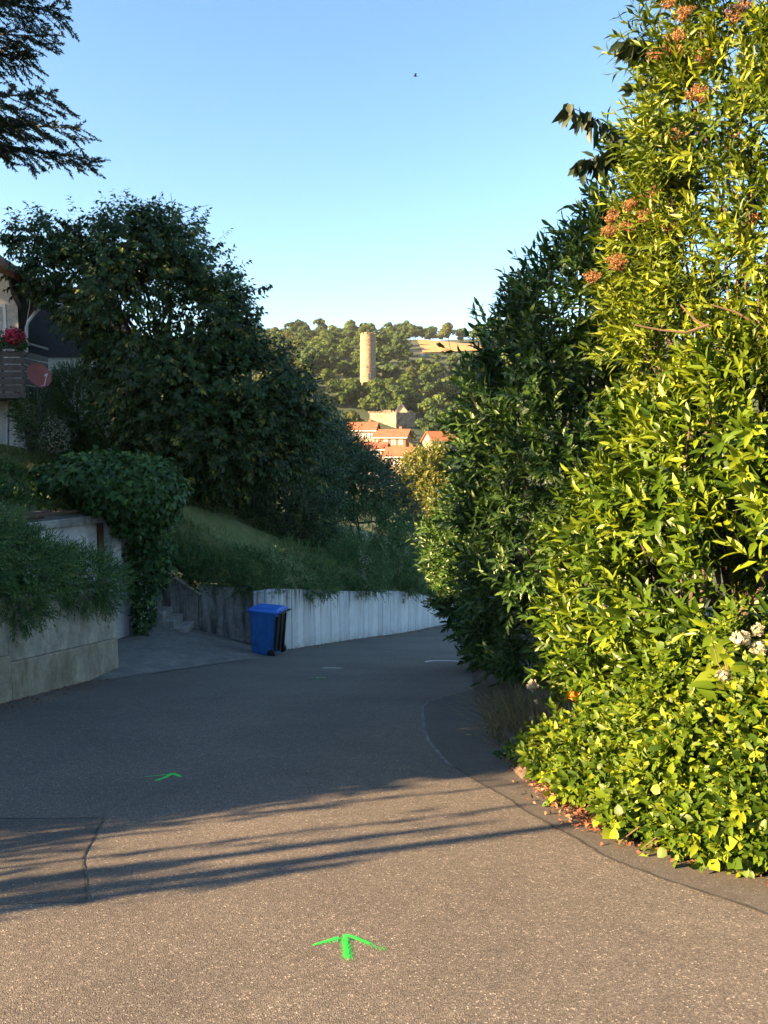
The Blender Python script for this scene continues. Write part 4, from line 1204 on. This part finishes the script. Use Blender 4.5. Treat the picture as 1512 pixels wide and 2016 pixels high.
# ground ivy and weeds on the slope above the garage roof
P = bank_scatter(3600, 0.3, 4.3, .6, 8.0); O = np.tile([.25, -.35, .9], (len(P), 1)); P[:, 2] += rng.uniform(0.0, .28, len(P))
f = Fol(); f.leaves(P, rdirs(len(P)) * [1, 1, .5] + [0.3, -.4, 0], O + rng.normal(size=O.shape) * .5, rng.uniform(.06, .15, len(P)), rng.uniform(.025, .06, len(P)), IVY)
P = bank_scatter(2600, 0.2, 4.2, .4, 8); f.shoots(P, np.array([.2, -.3, .9]) + rng.normal(size=P.shape) * .35, 8, .35, .10, .014, LEAF4, .7, .1)
tag(f.build('ground_cover', M['leaf_ivy']), 'low weeds and ivy covering the slope above the garage', 'ground cover', kind='stuff')
# clipped spreading juniper along the wall top (left of the bin)
simple_shrub('juniper', 'dark clipped juniper band above the black-stained wall and stair coping', 'shrub',
             [pblob(365, 1112, 17.6, 70, 36, .6), pblob(430, 1135, 17.5, 75, 36, .6), pblob(495, 1150, 17.4, 60, 36, .5), pblob(335, 1090, 18, 40, 30, .5), pblob(440, 1105, 18.2, 90, 30, .6), pblob(410, 1150, 17.3, 62, 16, .3), pblob(480, 1158, 17.25, 40, 15, .3)],
             M['leaf_juniper'], bank_pt(4.8, .6), 150, up=.25, jit=.4, seed=5, **JUN)
# juniper mounds above the white wall
spots = [((580, 1122), (80, 54), 18.3, 'juniper mound directly above the start of the white plank wall, behind the bin'),
         ((690, 1115), (70, 55), 20.8, 'juniper mound with small white blossoms above the middle of the white wall'),
         ((775, 1110), (62, 62), 23.2, 'juniper mound above the right half of the white wall, under the bank crest'),
         ((840, 1130), (50, 50), 26.5, 'far right juniper mound above the white wall, beside the laurel hedge')]
for i, ((u, v), (ru, rv), d, lab) in enumerate(spots):
    b = [pblob(u, v, d, ru, rv, .8), pblob(u - ru * .5, v + rv * .35, d - .2, ru * .6, rv * .6, .6), pblob(u + ru * .5, v + rv * .4, d + .4, ru * .6, rv * .5, .6), pblob(u + ru * .1, v + rv * .80, d - .3, ru * 1.05, rv * .30, .3)]
    c = at(u, v + rv, d + .5)
    if i == 0: b.append(pblob(525, 1162, 17.0, 42, 20, .25))
    je = simple_shrub('juniper', lab, 'shrub', b, M['leaf_juniper'], c, 95, up=.2, jit=.45, seed=20 + i, **JUN)
    if i == 1:
        f = Fol(); n = 46
        pts_ = [(712, 1092), (718, 1100), (722, 1106), (716, 1122), (714, 1130), (718, 1134), (709, 1098), (726, 1100)]
        P = np.array([at(*pts_[k % 8], 19.95) for k in range(n)]) + rng.normal(size=(n, 3)) * .045
        f.leaves(P, rdirs(n), np.tile([0, -1, .3], (n, 1)) + rng.normal(size=(n, 3)) * .3, .05, .02, LEAF5); f.build('blossoms', M['petal_white'], je)
# round dark bush on the lawn
simple_shrub('bush', 'round dark bush on the lawn slope above the junipers', 'shrub', [pblob(575, 1010, 22.0, 95, 65, 1.2), pblob(520, 1030, 21.8, 55, 50, .9), pblob(630, 1025, 22, 50, 50, .8)],
             M['leaf_shrub'], at(575, 1070, 22.3), 70, 10, .4, .09, .024, LEAF5, up=.3, droop=.25, seed=31)
# bright green slope right of it
simple_shrub('bush', 'loose mid-green bush right of the round dark bush on the bank', 'shrub', [pblob(725, 1045, 24.0, 90, 58, 1.2), pblob(780, 1075, 25.5, 55, 45, .9), pblob(660, 1075, 22.6, 60, 35, .8)],
             M['leaf_thuja'], at(720, 1100, 24.3), 70, 12, .4, .09, .012, LEAF4, up=.35, droop=.2, seed=32)
# dark shrubs stepping down right of the cherry
for i, (b, lab) in enumerate((([pblob(695, 945, 27, 85, 62, 1.8), pblob(640, 900, 26, 70, 80, 1.5), pblob(760, 970, 28, 50, 55, 1.2), pblob(785, 1015, 28, 45, 36, 1.2)], 'dark tall shrub on the bank crest right of the cherry tree'),
                              ([pblob(675, 895, 34, 55, 42, 2), pblob(630, 850, 33, 50, 50, 1.6), pblob(725, 925, 34, 40, 28, 1.5)], 'loose topped shrub behind the bank crest, below the valley roofs'),
                              ([pblob(440, 930, 23.5, 120, 60, 1.2), pblob(560, 930, 24, 110, 70, 1.3), pblob(350, 935, 22, 80, 50, 1), pblob(480, 860, 26, 160, 80, 1.5), pblob(620, 980, 24.5, 70, 40, 1.0)], 'low undergrowth shrub beneath the cherry tree crown'))):
    c = b[0][0]; simple_shrub('shrub', lab, 'shrub', b, M['leaf_shrub'], (c[0], c[1], c[2] - b[0][1][2] - .4), 44 if i < 2 else 46, 10, .6, .14, .034, LEAF5, up=.25, droop=.45, seed=41 + i, ntips=16)
# clipped green hedge by the house
simple_shrub('thuja_hedge', 'clipped green hedge between the clad building and the cherry tree', 'hedge', [pblob(165, 810, 23.0, 90, 88, .9), pblob(230, 840, 22.8, 60, 80, .8), pblob(120, 850, 22.5, 50, 60, .7)],
             M['leaf_thuja'], at(165, 905, 23), 300, 14, .35, .09, .012, LEAF4, up=.4, seed=51, amp=.06)
# white flowering shrub by the downpipe
we = simple_shrub('flowering_shrub', 'shrub with creamy white flower sprays below the satellite dish', 'shrub', [pblob(108, 865, 20.0, 26, 38, .5), pblob(80, 840, 20.2, 40, 55, .6)],
                  M['leaf_shrub'], at(105, 905, 20), 90, 9, .3, .08, .02, LEAF5, up=.4, seed=52)
f = Fol(); P, O = blob_points([pblob(110, 862, 19.9, 27, 34, .4)], 420, (.8, 1.1), .15, .1); n = len(P)
f.leaves(P, rdirs(n), O + rng.normal(size=(n, 3)) * .4, rng.uniform(.03, .06, n), .018, LEAF5); f.build('flowers', M['petal_white'], we)['kind'] = 'stuff'
# bluish leaved plant below the balcony
simple_shrub('garden_shrub', 'grey-leaved shrub against the house below the dish', 'shrub', [pblob(60, 810, 21.0, 32, 40, .5)], M['leaf_ivy'], at(60, 890, 21), 110, 8, .3, .09, .03, LEAF5, up=.3, seed=53)
# grass on the bank
P = bank_scatter(15000, 4.0, 10.0, .3, 9.0); n = len(P)
f = Fol(); f.leaves(P, np.array([.1, -.25, .9]) + rng.normal(size=(n, 3)) * .4, rdirs(n), rng.uniform(.12, .32, n), rng.uniform(.004, .009, n), BLADE, rng.random(n) ** 1.5)
tag(f.build('grass', M['grass']), 'rough uncut grass on the bank above the white wall', 'grass', kind='stuff')

# lit shrub further down the road
simple_shrub('golden_shrub', 'sunlit yellow-green shrub down the road below the valley houses', 'shrub', [pblob(835, 930, 52, 50, 45, 1.8), pblob(870, 985, 51, 55, 55, 1.8), pblob(815, 960, 52, 30, 40, 1.4), pblob(860, 900, 53, 35, 22, 1.4)],
             M['leaf_gold'], at(845, 1150, 52), 22, 9, .8, .26, .07, LEAF5, up=.4, seed=61)

# ================================================================== RIGHT: THE HEDGE
LAU = dict(K=11, slen=.46, L=.185, W=.027, tpl=LEAF8, tilt=1.0, droop=.10)
# dark laurel further down
simple_shrub('laurel_bush', 'tall dark green laurel shaded beyond the sunlit hedge', 'shrub',
             [pblob(1130, 640, 9.6, 120, 150, 1.2), pblob(1080, 760, 10.0, 150, 160, 1.2), pblob(1030, 880, 10.6, 135, 150, 1.1), pblob(1120, 900, 9.6, 160, 170, 1.2), pblob(1000, 1010, 11, 115, 130, 1.1), pblob(1080, 1080, 10, 150, 150, 1.1),
              pblob(1010, 1160, 11, 100, 110, .9), pblob(1200, 520, 9.4, 90, 120, 1.0), pblob(1225, 640, 9.2, 70, 130, .9), pblob(1250, 420, 8.9, 70, 80, .8), pblob(1285, 315, 8.3, 62, 55, .5), pblob(1060, 610, 10, 50, 60, .7), pblob(1010, 700, 10.4, 60, 60, .7), pblob(960, 800, 11, 50, 70, .7), pblob(1030, 1260, 10.6, 85, 90, .9)],
             M['leaf_laurel_dark'], (2.7, 10.3, -1.9), 52, up=.55, jit=.35, seed=71, stem=.004, ntips=30, br=.05, amp=.22, clump=(6.0, -.75), **LAU)
# small laurel leaning over the road
simple_shrub('laurel_bush', 'low laurel leaning over the road in front of the white wall end', 'shrub',
             [pblob(900, 1110, 14.5, 60, 55, .7), pblob(930, 1180, 14, 60, 60, .8), pblob(880, 1060, 15, 40, 45, .6), pblob(960, 1250, 13, 40, 60, .6), pblob(920, 1010, 15, 42, 50, .7), pblob(950, 1090, 14, 70, 70, .9)],
             M['leaf_laurel_dark'], (2.4, 14.3, -2.7), 62, up=.4, jit=.4, seed=72, stem=.004, ntips=14, amp=.2, **LAU)
# sunlit laurel
simple_shrub('laurel_bush', 'broad sunlit laurel in the middle of the hedge with glossy leaves', 'shrub',
             [pblob(1225, 1040, 7.5, 120, 130, .9), pblob(1340, 960, 6.9, 160, 170, .9), pblob(1480, 900, 6.2, 170, 200, 1.0), pblob(1215, 1210, 7.4, 130, 125, .8), pblob(1330, 1180, 6.6, 180, 170, 1.0), pblob(1490, 1150, 5.7, 190, 200, 1.0),
              pblob(1148, 1140, 8.0, 55, 75, .5), pblob(1290, 1330, 6.6, 170, 110, .8), pblob(1450, 1340, 5.6, 180, 130, .8), pblob(1155, 1290, 7.8, 70, 75, .6), pblob(1640, 1100, 5.4, 150, 300, 1.0), pblob(1285, 840, 7.3, 65, 80, .6)],
             M['leaf_laurel'], (3.0, 6.9, -1.2), 62, up=.5, jit=.4, seed=73, stem=.004, ntips=40, br=.03, amp=.24, clump=(7.5, -.45), **LAU)
# tall shrub with rust-brown seed heads
te = simple_shrub('tall_shrub', 'very tall yellow-green shrub with rust-brown seed heads at the upper right', 'shrub',
             [pblob(1430, 60, 7.0, 120, 150, 1.0), pblob(1480, 260, 6.8, 190, 190, 1.1), pblob(1380, 320, 7.2, 90, 120, .9), pblob(1350, 470, 7.4, 140, 120, 1.0), pblob(1490, 520, 6.6, 180, 190, 1.1), pblob(1300, 560, 7.6, 95, 110, .9),
              pblob(1380, 680, 7.1, 170, 150, 1.0), pblob(1500, 760, 6.4, 150, 140, .9), pblob(1310, 720, 7.4, 85, 90, .8), pblob(1620, 350, 6.4, 140, 400, 1.1), pblob(1500, -100, 7, 150, 130, 1.0), pblob(1275, 650, 7.7, 50, 60, .6), pblob(1330, 200, 7.3, 40, 60, .5)],
             M['leaf_tall'], (3.6, 7.1, -1.2), 88, 10, .40, .145, .019, LEAF5, up=.45, tilt=.95, droop=.12, jit=.4, seed=74, stem=.004, ntips=50, br=.022, amp=.26, clump=(8.0, -.6))
heads = [(1318, 18), (1345, 45), (1325, 90), (1300, 120), (1325, 120), (1440, 50), (1462, 30), (1375, 200), (1390, 205), (1330, 280), (1440, 300), (1210, 440), (1240, 420), (1270, 440), (1285, 400), (1215, 525), (1165, 560), (1225, 535), (1480, 445), (1490, 490), (1470, 470), (1445, 345), (1325, 460), (1240, 460), (1200, 470), (1380, 130)]
for (u, v) in heads:
    c = np.array(at(u, v, 6.35 + (1480 - u) / 1456 * 3.6)); n = 46
    up_ = nrm(np.array([-.3, -.5, .8]) + rng.normal(size=3) * .2)
    D = nrm(rdirs(n) * .75 + up_); l = rng.uniform(.05, .125, n)
    f = Fol(); P0 = c + D * (l * .35)[:, None]; P1 = c + D * l[:, None]
    f.stems(np.tile(c, (n, 1)), P0, .0022, .0018); f.stems(P0, P1, .0022, .0014)
    q = np.repeat(P1, 4, 0); d2 = nrm(rdirs(len(q)) + up_ * .6); f.stems(q, q + d2 * .022, .002, .0018)
    f.leaves(q + d2 * .02, rdirs(len(q)), rdirs(len(q)), .015, .005, LEAF4)
    f.build('seed_head', M['seed'], te)
# bare twigs showing in the lit hedge
mb = MB()
for pts in (((1400, 600), (1450, 615), (1512, 650), (1560, 680)), ((1250, 640), (1300, 650), (1350, 655), (1395, 640)), ((1340, 600), (1370, 630), (1395, 645))):
    mb.tube([at(u, v, 5.9) for u, v in pts], [.006 + .002 * k for k in range(len(pts))], 6)
mb.build('bare_twigs', M['twig'], te)
# drooping shoots against the sky
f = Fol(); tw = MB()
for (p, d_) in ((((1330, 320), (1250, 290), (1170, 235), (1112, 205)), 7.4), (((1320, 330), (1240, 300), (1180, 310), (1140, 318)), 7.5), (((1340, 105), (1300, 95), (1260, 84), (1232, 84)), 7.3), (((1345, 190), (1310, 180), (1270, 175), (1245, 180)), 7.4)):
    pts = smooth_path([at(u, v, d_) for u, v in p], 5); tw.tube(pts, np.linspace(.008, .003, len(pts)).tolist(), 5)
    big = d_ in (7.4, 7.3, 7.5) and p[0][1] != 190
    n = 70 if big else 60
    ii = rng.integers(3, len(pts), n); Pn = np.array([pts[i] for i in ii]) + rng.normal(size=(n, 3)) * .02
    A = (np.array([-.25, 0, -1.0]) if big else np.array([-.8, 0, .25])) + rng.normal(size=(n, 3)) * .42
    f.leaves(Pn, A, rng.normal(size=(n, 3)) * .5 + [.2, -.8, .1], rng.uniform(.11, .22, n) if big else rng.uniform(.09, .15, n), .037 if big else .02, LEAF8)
f.build('drooping_leaves', M['leaf_backlit_dark'], te); tw.build('drooping_twigs', M['bark'], te)

# creeper apron at the hedge foot
def base_at(t):
    t = t * (len(hb) - 1.001); i = int(t); return hb[i].lerp(hb[i + 1], t - i)
e = empty('creeper', base_at(.25), 'low lush creeper spreading onto the pavement strip at the hedge foot', 'plant')
n = 5600; P = np.zeros((n, 3)); O = np.zeros((n, 3))
for i in range(n):
    t = random.uniform(0.0, .52); l = random.random(); p = base_at(t)
    hgt = (0.04 + 1.0 * l ** 1.1) * (1 - .55 * max(0, (t - .35) / .17))
    lm = 1 + .22 * math.sin(p.y * 7 + l * 6) + .18 * math.sin(p.y * 17 - l * 11 + 1)
    P[i] = (p.x - .05 + l * .9 + .06 * math.sin(p.y * 11), p.y + .15 * l - .0, road_z(0, p.y) + .03 + hgt * lm * random.uniform(.7, 1.06)); O[i] = (-.55, -.45, .75)
f = Fol()
D = O + np.array([0, 0, .2]) + rng.normal(size=O.shape) * .7
n1 = 3600
f.shoots(P[:n1] - nrm(D[:n1]) * .1, D[:n1], 8, .22, .062, .017, LEAF8, 1.1, .2, stem=.003, lvar=.45)
f.shoots(P[n1:5000] - nrm(D[n1:5000]) * .1, D[n1:5000], 6, .26, .10, .021, LEAF8, 1.0, .2, stem=.003, lvar=.4)
f.shoots(P[5000:] - nrm(D[5000:]) * .06, D[5000:], 4, .2, .085, .036, LEAF8, 1.2, .25, stem=.003, lvar=.4)
f.build('leaves', M['leaf_creeper'], e)
mb = MB()
for k in range(30):
    p = base_at(random.uniform(0, .5)); q = p + Vector((.6, .2, .5)); mb.tube([q, (p + q) / 2 + Vector((0, 0, .1)), p + Vector((random.uniform(-.2, .1), 0, .03))], [.006, .005, .003], 5)
mb.build('runners', M['twig'], e)
# broad-leaved white flowering plant at the right edge
e = empty('hydrangea', at(1500, 1560, 4.7), 'broad-leaved plant with round white flower heads at the right edge', 'plant')
f = Fol(); n = 110
P = np.array([at(random.uniform(1400, 1580), random.uniform(1240, 1480), random.uniform(4.45, 4.8)) for _ in range(n)])
A = np.array([-.5, -.5, -.1]) + rng.normal(size=(n, 3)) * .45
f.leaves(P, A, np.array([-.2, -.4, .9]) + rng.normal(size=(n, 3)) * .25, rng.uniform(.13, .22, n), rng.uniform(.035, .055, n), LEAF8, rng.uniform(.5, .9, n))
f.build('leaves', M['leaf_creeper'], e)
mb = MB(); branches(mb, Vector(e.location), [Vector(P[i]) for i in range(0, n, 4)], .008, .003, .02); mb.build('stems', M['twig'], e)
for (u, v, r_) in ((1425, 1330, .038), (1460, 1378, .045), (1460, 1256, .05), (1495, 1275, .05), (1490, 1240, .035)):
    f = Fol(); m_ = 70; D = rdirs(m_); c = np.array(at(u, v, 4.42)); f.leaves(c + D * r_ * .8, rdirs(m_), D, r_ * .7, r_ * .35, LEAF5); f.build('flower_head', M['petal_white'], e)
# white rose and small blooms by the grass
e = empty('rose_stem', at(1075, 1480, 7.6), 'thin stem with a white rose and tiny buds beside the dry grass', 'plant')
mb = MB()
for p in (((1085, 1480), (1075, 1400), (1050, 1352)), ((1130, 1490), (1100, 1420), (1070, 1370)), ((1090, 1470), (1060, 1440), (1046, 1415)), ((1140, 1480), (1120, 1440), (1088, 1372))):
    mb.tube(smooth_path([at(u, v, 7.3) for u, v in p], 4), .004, 5)
mb.build('stem', M['twig'], e)
for (u, v, r_, mt) in ((1048, 1350, .055, 'petal_white'), (1056, 1380, .022, 'petal_white'), (1046, 1415, .022, 'petal_white'), (1131, 1368, .055, 'petal_orange')):
    f = Fol(); m_ = 50; D = rdirs(m_); c = np.array(at(u, v, 7.25)); f.leaves(c + D * r_ * .7, rdirs(m_), D, r_ * .8, r_ * .4, LEAF5)
    o = f.build('flower', M[mt], e)
    if mt == 'petal_orange': o['label'] = 'orange bloom'
f = Fol(); n = 60; P = np.array([at(random.uniform(1050, 1130), random.uniform(1370, 1470), 7.3) for _ in range(n)])
f.leaves(P, rdirs(n), rdirs(n), .05, .015, LEAF5); f.build('leaves', M['leaf_creeper'], e)
# dry grass tuft
e = empty('dry_grass', at(1010, 1450, 8.2), 'straw coloured dry grass tuft under the laurel by the kerb', 'grass')
n = 1500; P = np.array([onroad(random.uniform(945, 1090), random.uniform(1385, 1470)) for _ in range(n)]); P[:, 2] += .03; P[:, 0] += rng.random(n) * .4
f = Fol(); A = np.array([-.25, -.1, 1.0]) + rng.normal(size=(n, 3)) * [.5, .5, .25]
f.leaves(P, A, rdirs(n), rng.uniform(.15, .42, n), rng.uniform(.003, .005, n), BLADE); f.build('blades', M['grass_dry'], e)
P = np.array([onroad(*random.choice(((975, 1440), (985, 1425), (970, 1405)))) for _ in range(26)]) + rng.normal(size=(26, 3)) * .06
f = Fol(); f.leaves(P, np.array([-1, -.2, .8]) + rng.normal(size=(26, 3)) * .3, np.tile([0, -.3, 1.0], (26, 1)), rng.uniform(.5, .8, 26), .003, BLADE, np.ones(26)); f.build('stalks', M['grass_dry'], e)
# nettle-like plant in front of the kerb
simple_shrub('weed', 'small dark green weed growing from the pavement strip at the shadow edge', 'plant', [pblob(1040, 1512, 6.35, 55, 26, .25), pblob(1010, 1505, 6.5, 30, 18, .15)], M['leaf_ivy'], onroad(1040, 1535), 420, 7, .14, .06, .02, LEAF5, up=.6, seed=81)
# kerb stones
for i, (u, v, L_) in enumerate(((985, 1450, .5), (1015, 1474, .45))):
    p = onroad(u, v); q = onroad(u + 26, v + 22)
    mb = MB(); d = (q - p).normalized(); mb.beam(p + Vector((.05, 0, .03)), p + Vector((.05, 0, .03)) + d * L_ , .12, .12)
    tag(mb.build('kerb_stone', M['stone_kerb'], bevel=.02), ['rough kerb stone under the dry grass, the farther one', 'rough kerb stone beside the green weed, the nearer one'][i], 'kerb stone', 'kerb stones at the hedge foot')
# fallen red leaves
n = 900; f = Fol(); P = np.zeros((n, 3))
for i in range(n):
    t = random.choice((random.gauss(.40, .03), random.gauss(.33, .03), random.gauss(.31, .012), random.uniform(.02, .62))); p = base_at(min(max(t, 0), .7)); P[i] = (p.x - abs(random.gauss(0, .12)) - .02, p.y + random.gauss(0, .05), 0)
P[:, 2] = -SL * P[:, 1] + rng.uniform(.015, .05, n)
f.leaves(P, rdirs(n) * [1, 1, .3], np.tile([0, .1, 1.0], (n, 1)) + rng.normal(size=(n, 3)) * .45, rng.uniform(.02, .055, n), rng.uniform(.006, .013, n), LEAF5)
tag(f.build('fallen_leaves', M['dead_leaf']), 'drift of rust-red fallen leaves along the hedge foot', 'fallen leaves', kind='stuff')
f = Fol(); c = np.array([onroad(917, 1451, .02)]); f.leaves(c, np.array([[1, .2, .1]]), np.array([[0, 0, 1.0]]), .07, .02, LEAF8, np.array([1.0]))
tag(f.build('fallen_leaf', M['grass_dry']), 'single pale leaf lying on the grey pavement strip', 'leaf')

# ================================================================== PAINT MARKS ON THE ROAD
def spray(name, label, strokes, mat):
    """strokes: (path of pixels, half width in m, strength); drawn as fine ribbons with a soft speckled edge"""
    V, Fc, C = [], [], []
    for si, (pts, hw, st) in enumerate(strokes):
        path = smooth_path([onroad(u, v) for u, v in pts], 8)
        m_ = 9; b = len(V)
        for i, p in enumerate(path):
            d = (path[min(i + 1, len(path) - 1)] - path[max(i - 1, 0)]); n_ = Vector((d.y, -d.x, 0)).normalized()
            end = min(1, 6 * i / len(path) + .25, 6 * (len(path) - 1 - i) / len(path) + .25)
            h = hw if not hasattr(hw, '__len__') else float(np.interp(i / (len(path) - 1), np.linspace(0, 1, len(hw)), hw))
            for k in range(m_):
                t = (k / (m_ - 1) - .5) * 2; q = p + n_ * h * 1.5 * t
                V.append((q.x, q.y, road_z(0, q.y) + .002 + .0004 * si)); C.append(max(0.0, end * (st * .80 - .62 * abs(t) ** 1.3)))
        for i in range(len(path) - 1):
            for k in range(m_ - 1): Fc.append((b + i * m_ + k, b + i * m_ + k + 1, b + (i + 1) * m_ + k + 1, b + (i + 1) * m_ + k))
    me = bpy.data.meshes.new(name); me.from_pydata(V, [], Fc); me.update()
    a = me.attributes.new('cover', 'FLOAT', 'POINT'); a.data.foreach_set('value', C)
    o = link(name, me, M[mat]); tag(o, label, 'road marking'); return o
spray('painted_arrow', 'bright green sprayed arrow on the sunlit asphalt in the foreground', [(((612, 1863), (640, 1854), (672, 1845)), [.007, .014, .022], .92), (((672, 1845), (685, 1843), (702, 1848), (740, 1862)), [.022, .022, .018, .009], .9), (((678, 1843), (681, 1866), (684, 1891)), [.026, .030, .034], .86), (((678, 1850), (684, 1872), (688, 1896)), [.06, .075, .07], .66), (((690, 1846), (730, 1862), (765, 1872)), [.02, .05, .05], .66), (((612, 1863), (650, 1856), (680, 1852)), [.02, .03, .035], .66)], 'spray_green')
spray('painted_arrow', 'thin green sprayed arrow on the shaded road, left of centre', [(((280, 1530), (310, 1527), (338, 1524)), [.006, .010, .012], 1.0), (((300, 1539), (322, 1532), (338, 1524), (345, 1525), (360, 1531)), [.012, .014, .016, .016, .010], 1.3)], 'spray_green')
spray('painted_mark', 'short white dash sprayed on the road right of the bin', [(((634, 1315.5), (650, 1315), (674, 1315.5)), .035, 1.1)], 'spray_white')
spray('painted_mark', 'faint greenish tick on the road below the white dash', [(((600, 1335), (622, 1333.5), (628, 1333)), .02, .8), (((622, 1336), (630, 1333.5), (645, 1335.5)), .022, .9)], 'spray_green')
spray('painted_mark', 'long white sprayed line on the road near the hedge', [(((835, 1304), (850, 1301), (890, 1301), (925, 1304)), [.02, .05, .05, .03], 1.1)], 'spray_white')

# bird in the sky
e = empty('bird', at(817, 150, 60), 'tiny dark bird gliding in the open sky', 'bird')
p = at(817, 150, 60)
mb = MB(); mb.tube([p + Vector((-.16, 0, .02)), p + Vector((-.1, 0, .02)), p, p + Vector((.12, .02, 0)), p + Vector((.24, .04, .0))], [.005, .03, .045, .03, .01], 8)
mb.add([p + Vector((-.06, -.02, .02)), p + Vector((.08, -.02, .02)), p + Vector((.12, -.3, .1)), p + Vector((-.02, -.22, .1))], [(0, 1, 2, 3)])
mb.add([p + Vector((-.06, .02, .02)), p + Vector((.08, .02, .02)), p + Vector((.10, .34, .1)), p + Vector((-.02, .22, .1))], [(3, 2, 1, 0)])
mb.build('body', M['metal_dark'], e)

# ================================================================== OUT OF FRAME, LEFT: unseen plants added to shade the street
simple_shrub('shade_hedge', 'unseen hedge shaped to shade the street, on the raised bed outside the left edge', 'hedge',  # unseen hedge, its blobs shaped for the shade on road and laurel
             [(np.array([-6.9, 3.75, 1.0]), np.array([.7, .85, .9])), (np.array([-7.0, 4.8, 1.05]), np.array([.8, 1.0, .85])), (np.array([-7.25, 5.0, 1.3]), np.array([.8, .9, 1.1])), (np.array([-7.2, 5.8, .95]), np.array([.9, 1.1, .9])), (np.array([-7.3, 6.9, 1.3]), np.array([.9, 1.1, 1.75])), (np.array([-7.6, 8.4, 1.2]), np.array([.9, 1.2, 1.6])), (np.array([-8.0, 9.4, .9]), np.array([.9, .9, .9])), (np.array([-8.3, 10.4, .9]), np.array([.9, 1.3, .9])), (np.array([-9.3, 12.3, 1.7]), np.array([.9, 1.2, 1.3]))],
             M['leaf_shrub'], (-7.3, 6.5, .0), 140, 10, .4, .14, .035, LEAF5, up=.3, seed=91, back=1.0, jit=.25)
# unseen sapling added at the hedge end so its stems throw the long streaks
e = empty('streak_sapling', (-7.3, 2.1, -.3), 'unseen sapling added to throw streak shadows, a few upright stems outside the left edge', 'tree')
mb = MB(); f = Fol()
for (x, y, h, r_, lx) in ((-7.4, 1.22, 2.0, .06, .02), (-7.3, 1.38, 2.5, .08, .1), (-7.5, 1.52, 2.2, .07, -.05), (-7.2, 1.62, 1.7, .04, -.05), (-7.0, 2.0, 2.3, .022, .12), (-7.0, 2.5, 2.6, .022, .1)):
    z0 = road_z(0, y) - .3
    pts = [Vector((x, y, z0)), Vector((x + lx * .5, y + .03, z0 + h * .6)), Vector((x + lx, y - .02, z0 + h + .3))]
    mb.tube(smooth_path(pts, 4), np.linspace(r_, r_ * .5, 9).tolist(), 7)
    n = 70; t = rng.random(n); P = np.array([pts[0].lerp(pts[2], float(.2 + .8 * k)) for k in t]) + rng.normal(size=(n, 3)) * [.1, .04, .1]
    f.leaves(P, rdirs(n), rdirs(n), .08, .03, LEAF5)
P, O = blob_points([(np.array([-7.3, 1.42, .25]), np.array([.5, .33, .95])), (np.array([-7.3, 2.5, .3]), np.array([.5, .42, .85]))], 150, (.2, 1.05), .2, 1.0, .5, 6)
f.shoots(P, O + rng.normal(size=P.shape) * .4 + [0, 0, .4], 8, .22, .10, .028, LEAF5, .9, .2)
mb.build('stems', M['bark'], e); f.build('leaves', M['leaf_shrub'], e)
# unseen dense trees added beyond the garage to keep the left side in shade
for i, (x, y, h, r_, lab) in enumerate(((-22, 10.0, 17, 2.7, 'tall unseen tree added for shade outside the left edge, nearest of three'), (-23.5, 13.3, 16.5, 2.5, 'tall unseen tree added for shade outside the left edge, middle of three'), (-24, 18.6, 9.2, 4.0, 'shorter unseen tree added for shade outside the left edge, farthest of three'))):
    simple_shrub('shade_tree', lab, 'tree', [(np.array([x, y, 1 + h * .3]), np.array([r_ * .9, r_ * .9, h * .28])), (np.array([x, y, 1 + h * .62]), np.array([r_, r_, h * .3])), (np.array([x + .5, y - .5, 1 + h * .86]), np.array([r_ * .75, r_ * .75, h * .16]))],
        M['leaf_cherry'], (x, y, 1.0), 9, 10, 1.0, .36, .11, LEAF4, up=.2, seed=95 + i, back=1.0, part='crown', br=.15, group='shade trees added outside the frame')
# evening air over the valley
mb = MB(); mb.box((0, 580, 58), (3100, 2100, 164))
m = bpy.data.materials.new('haze'); m.use_nodes = True; nt = m.node_tree
nt.nodes.remove(nt.nodes['Principled BSDF'])
pv = N(nt, 'ShaderNodeVolumePrincipled', Density=0.00006); pv.inputs['Color'].default_value = (0.80, 0.88, 1.0, 1)
nt.links.new(pv.outputs[0], nt.nodes['Material Output'].inputs['Volume'])
o = mb.build('haze', m); tag(o, 'thin evening haze filling the valley air', 'haze', kind='stuff')
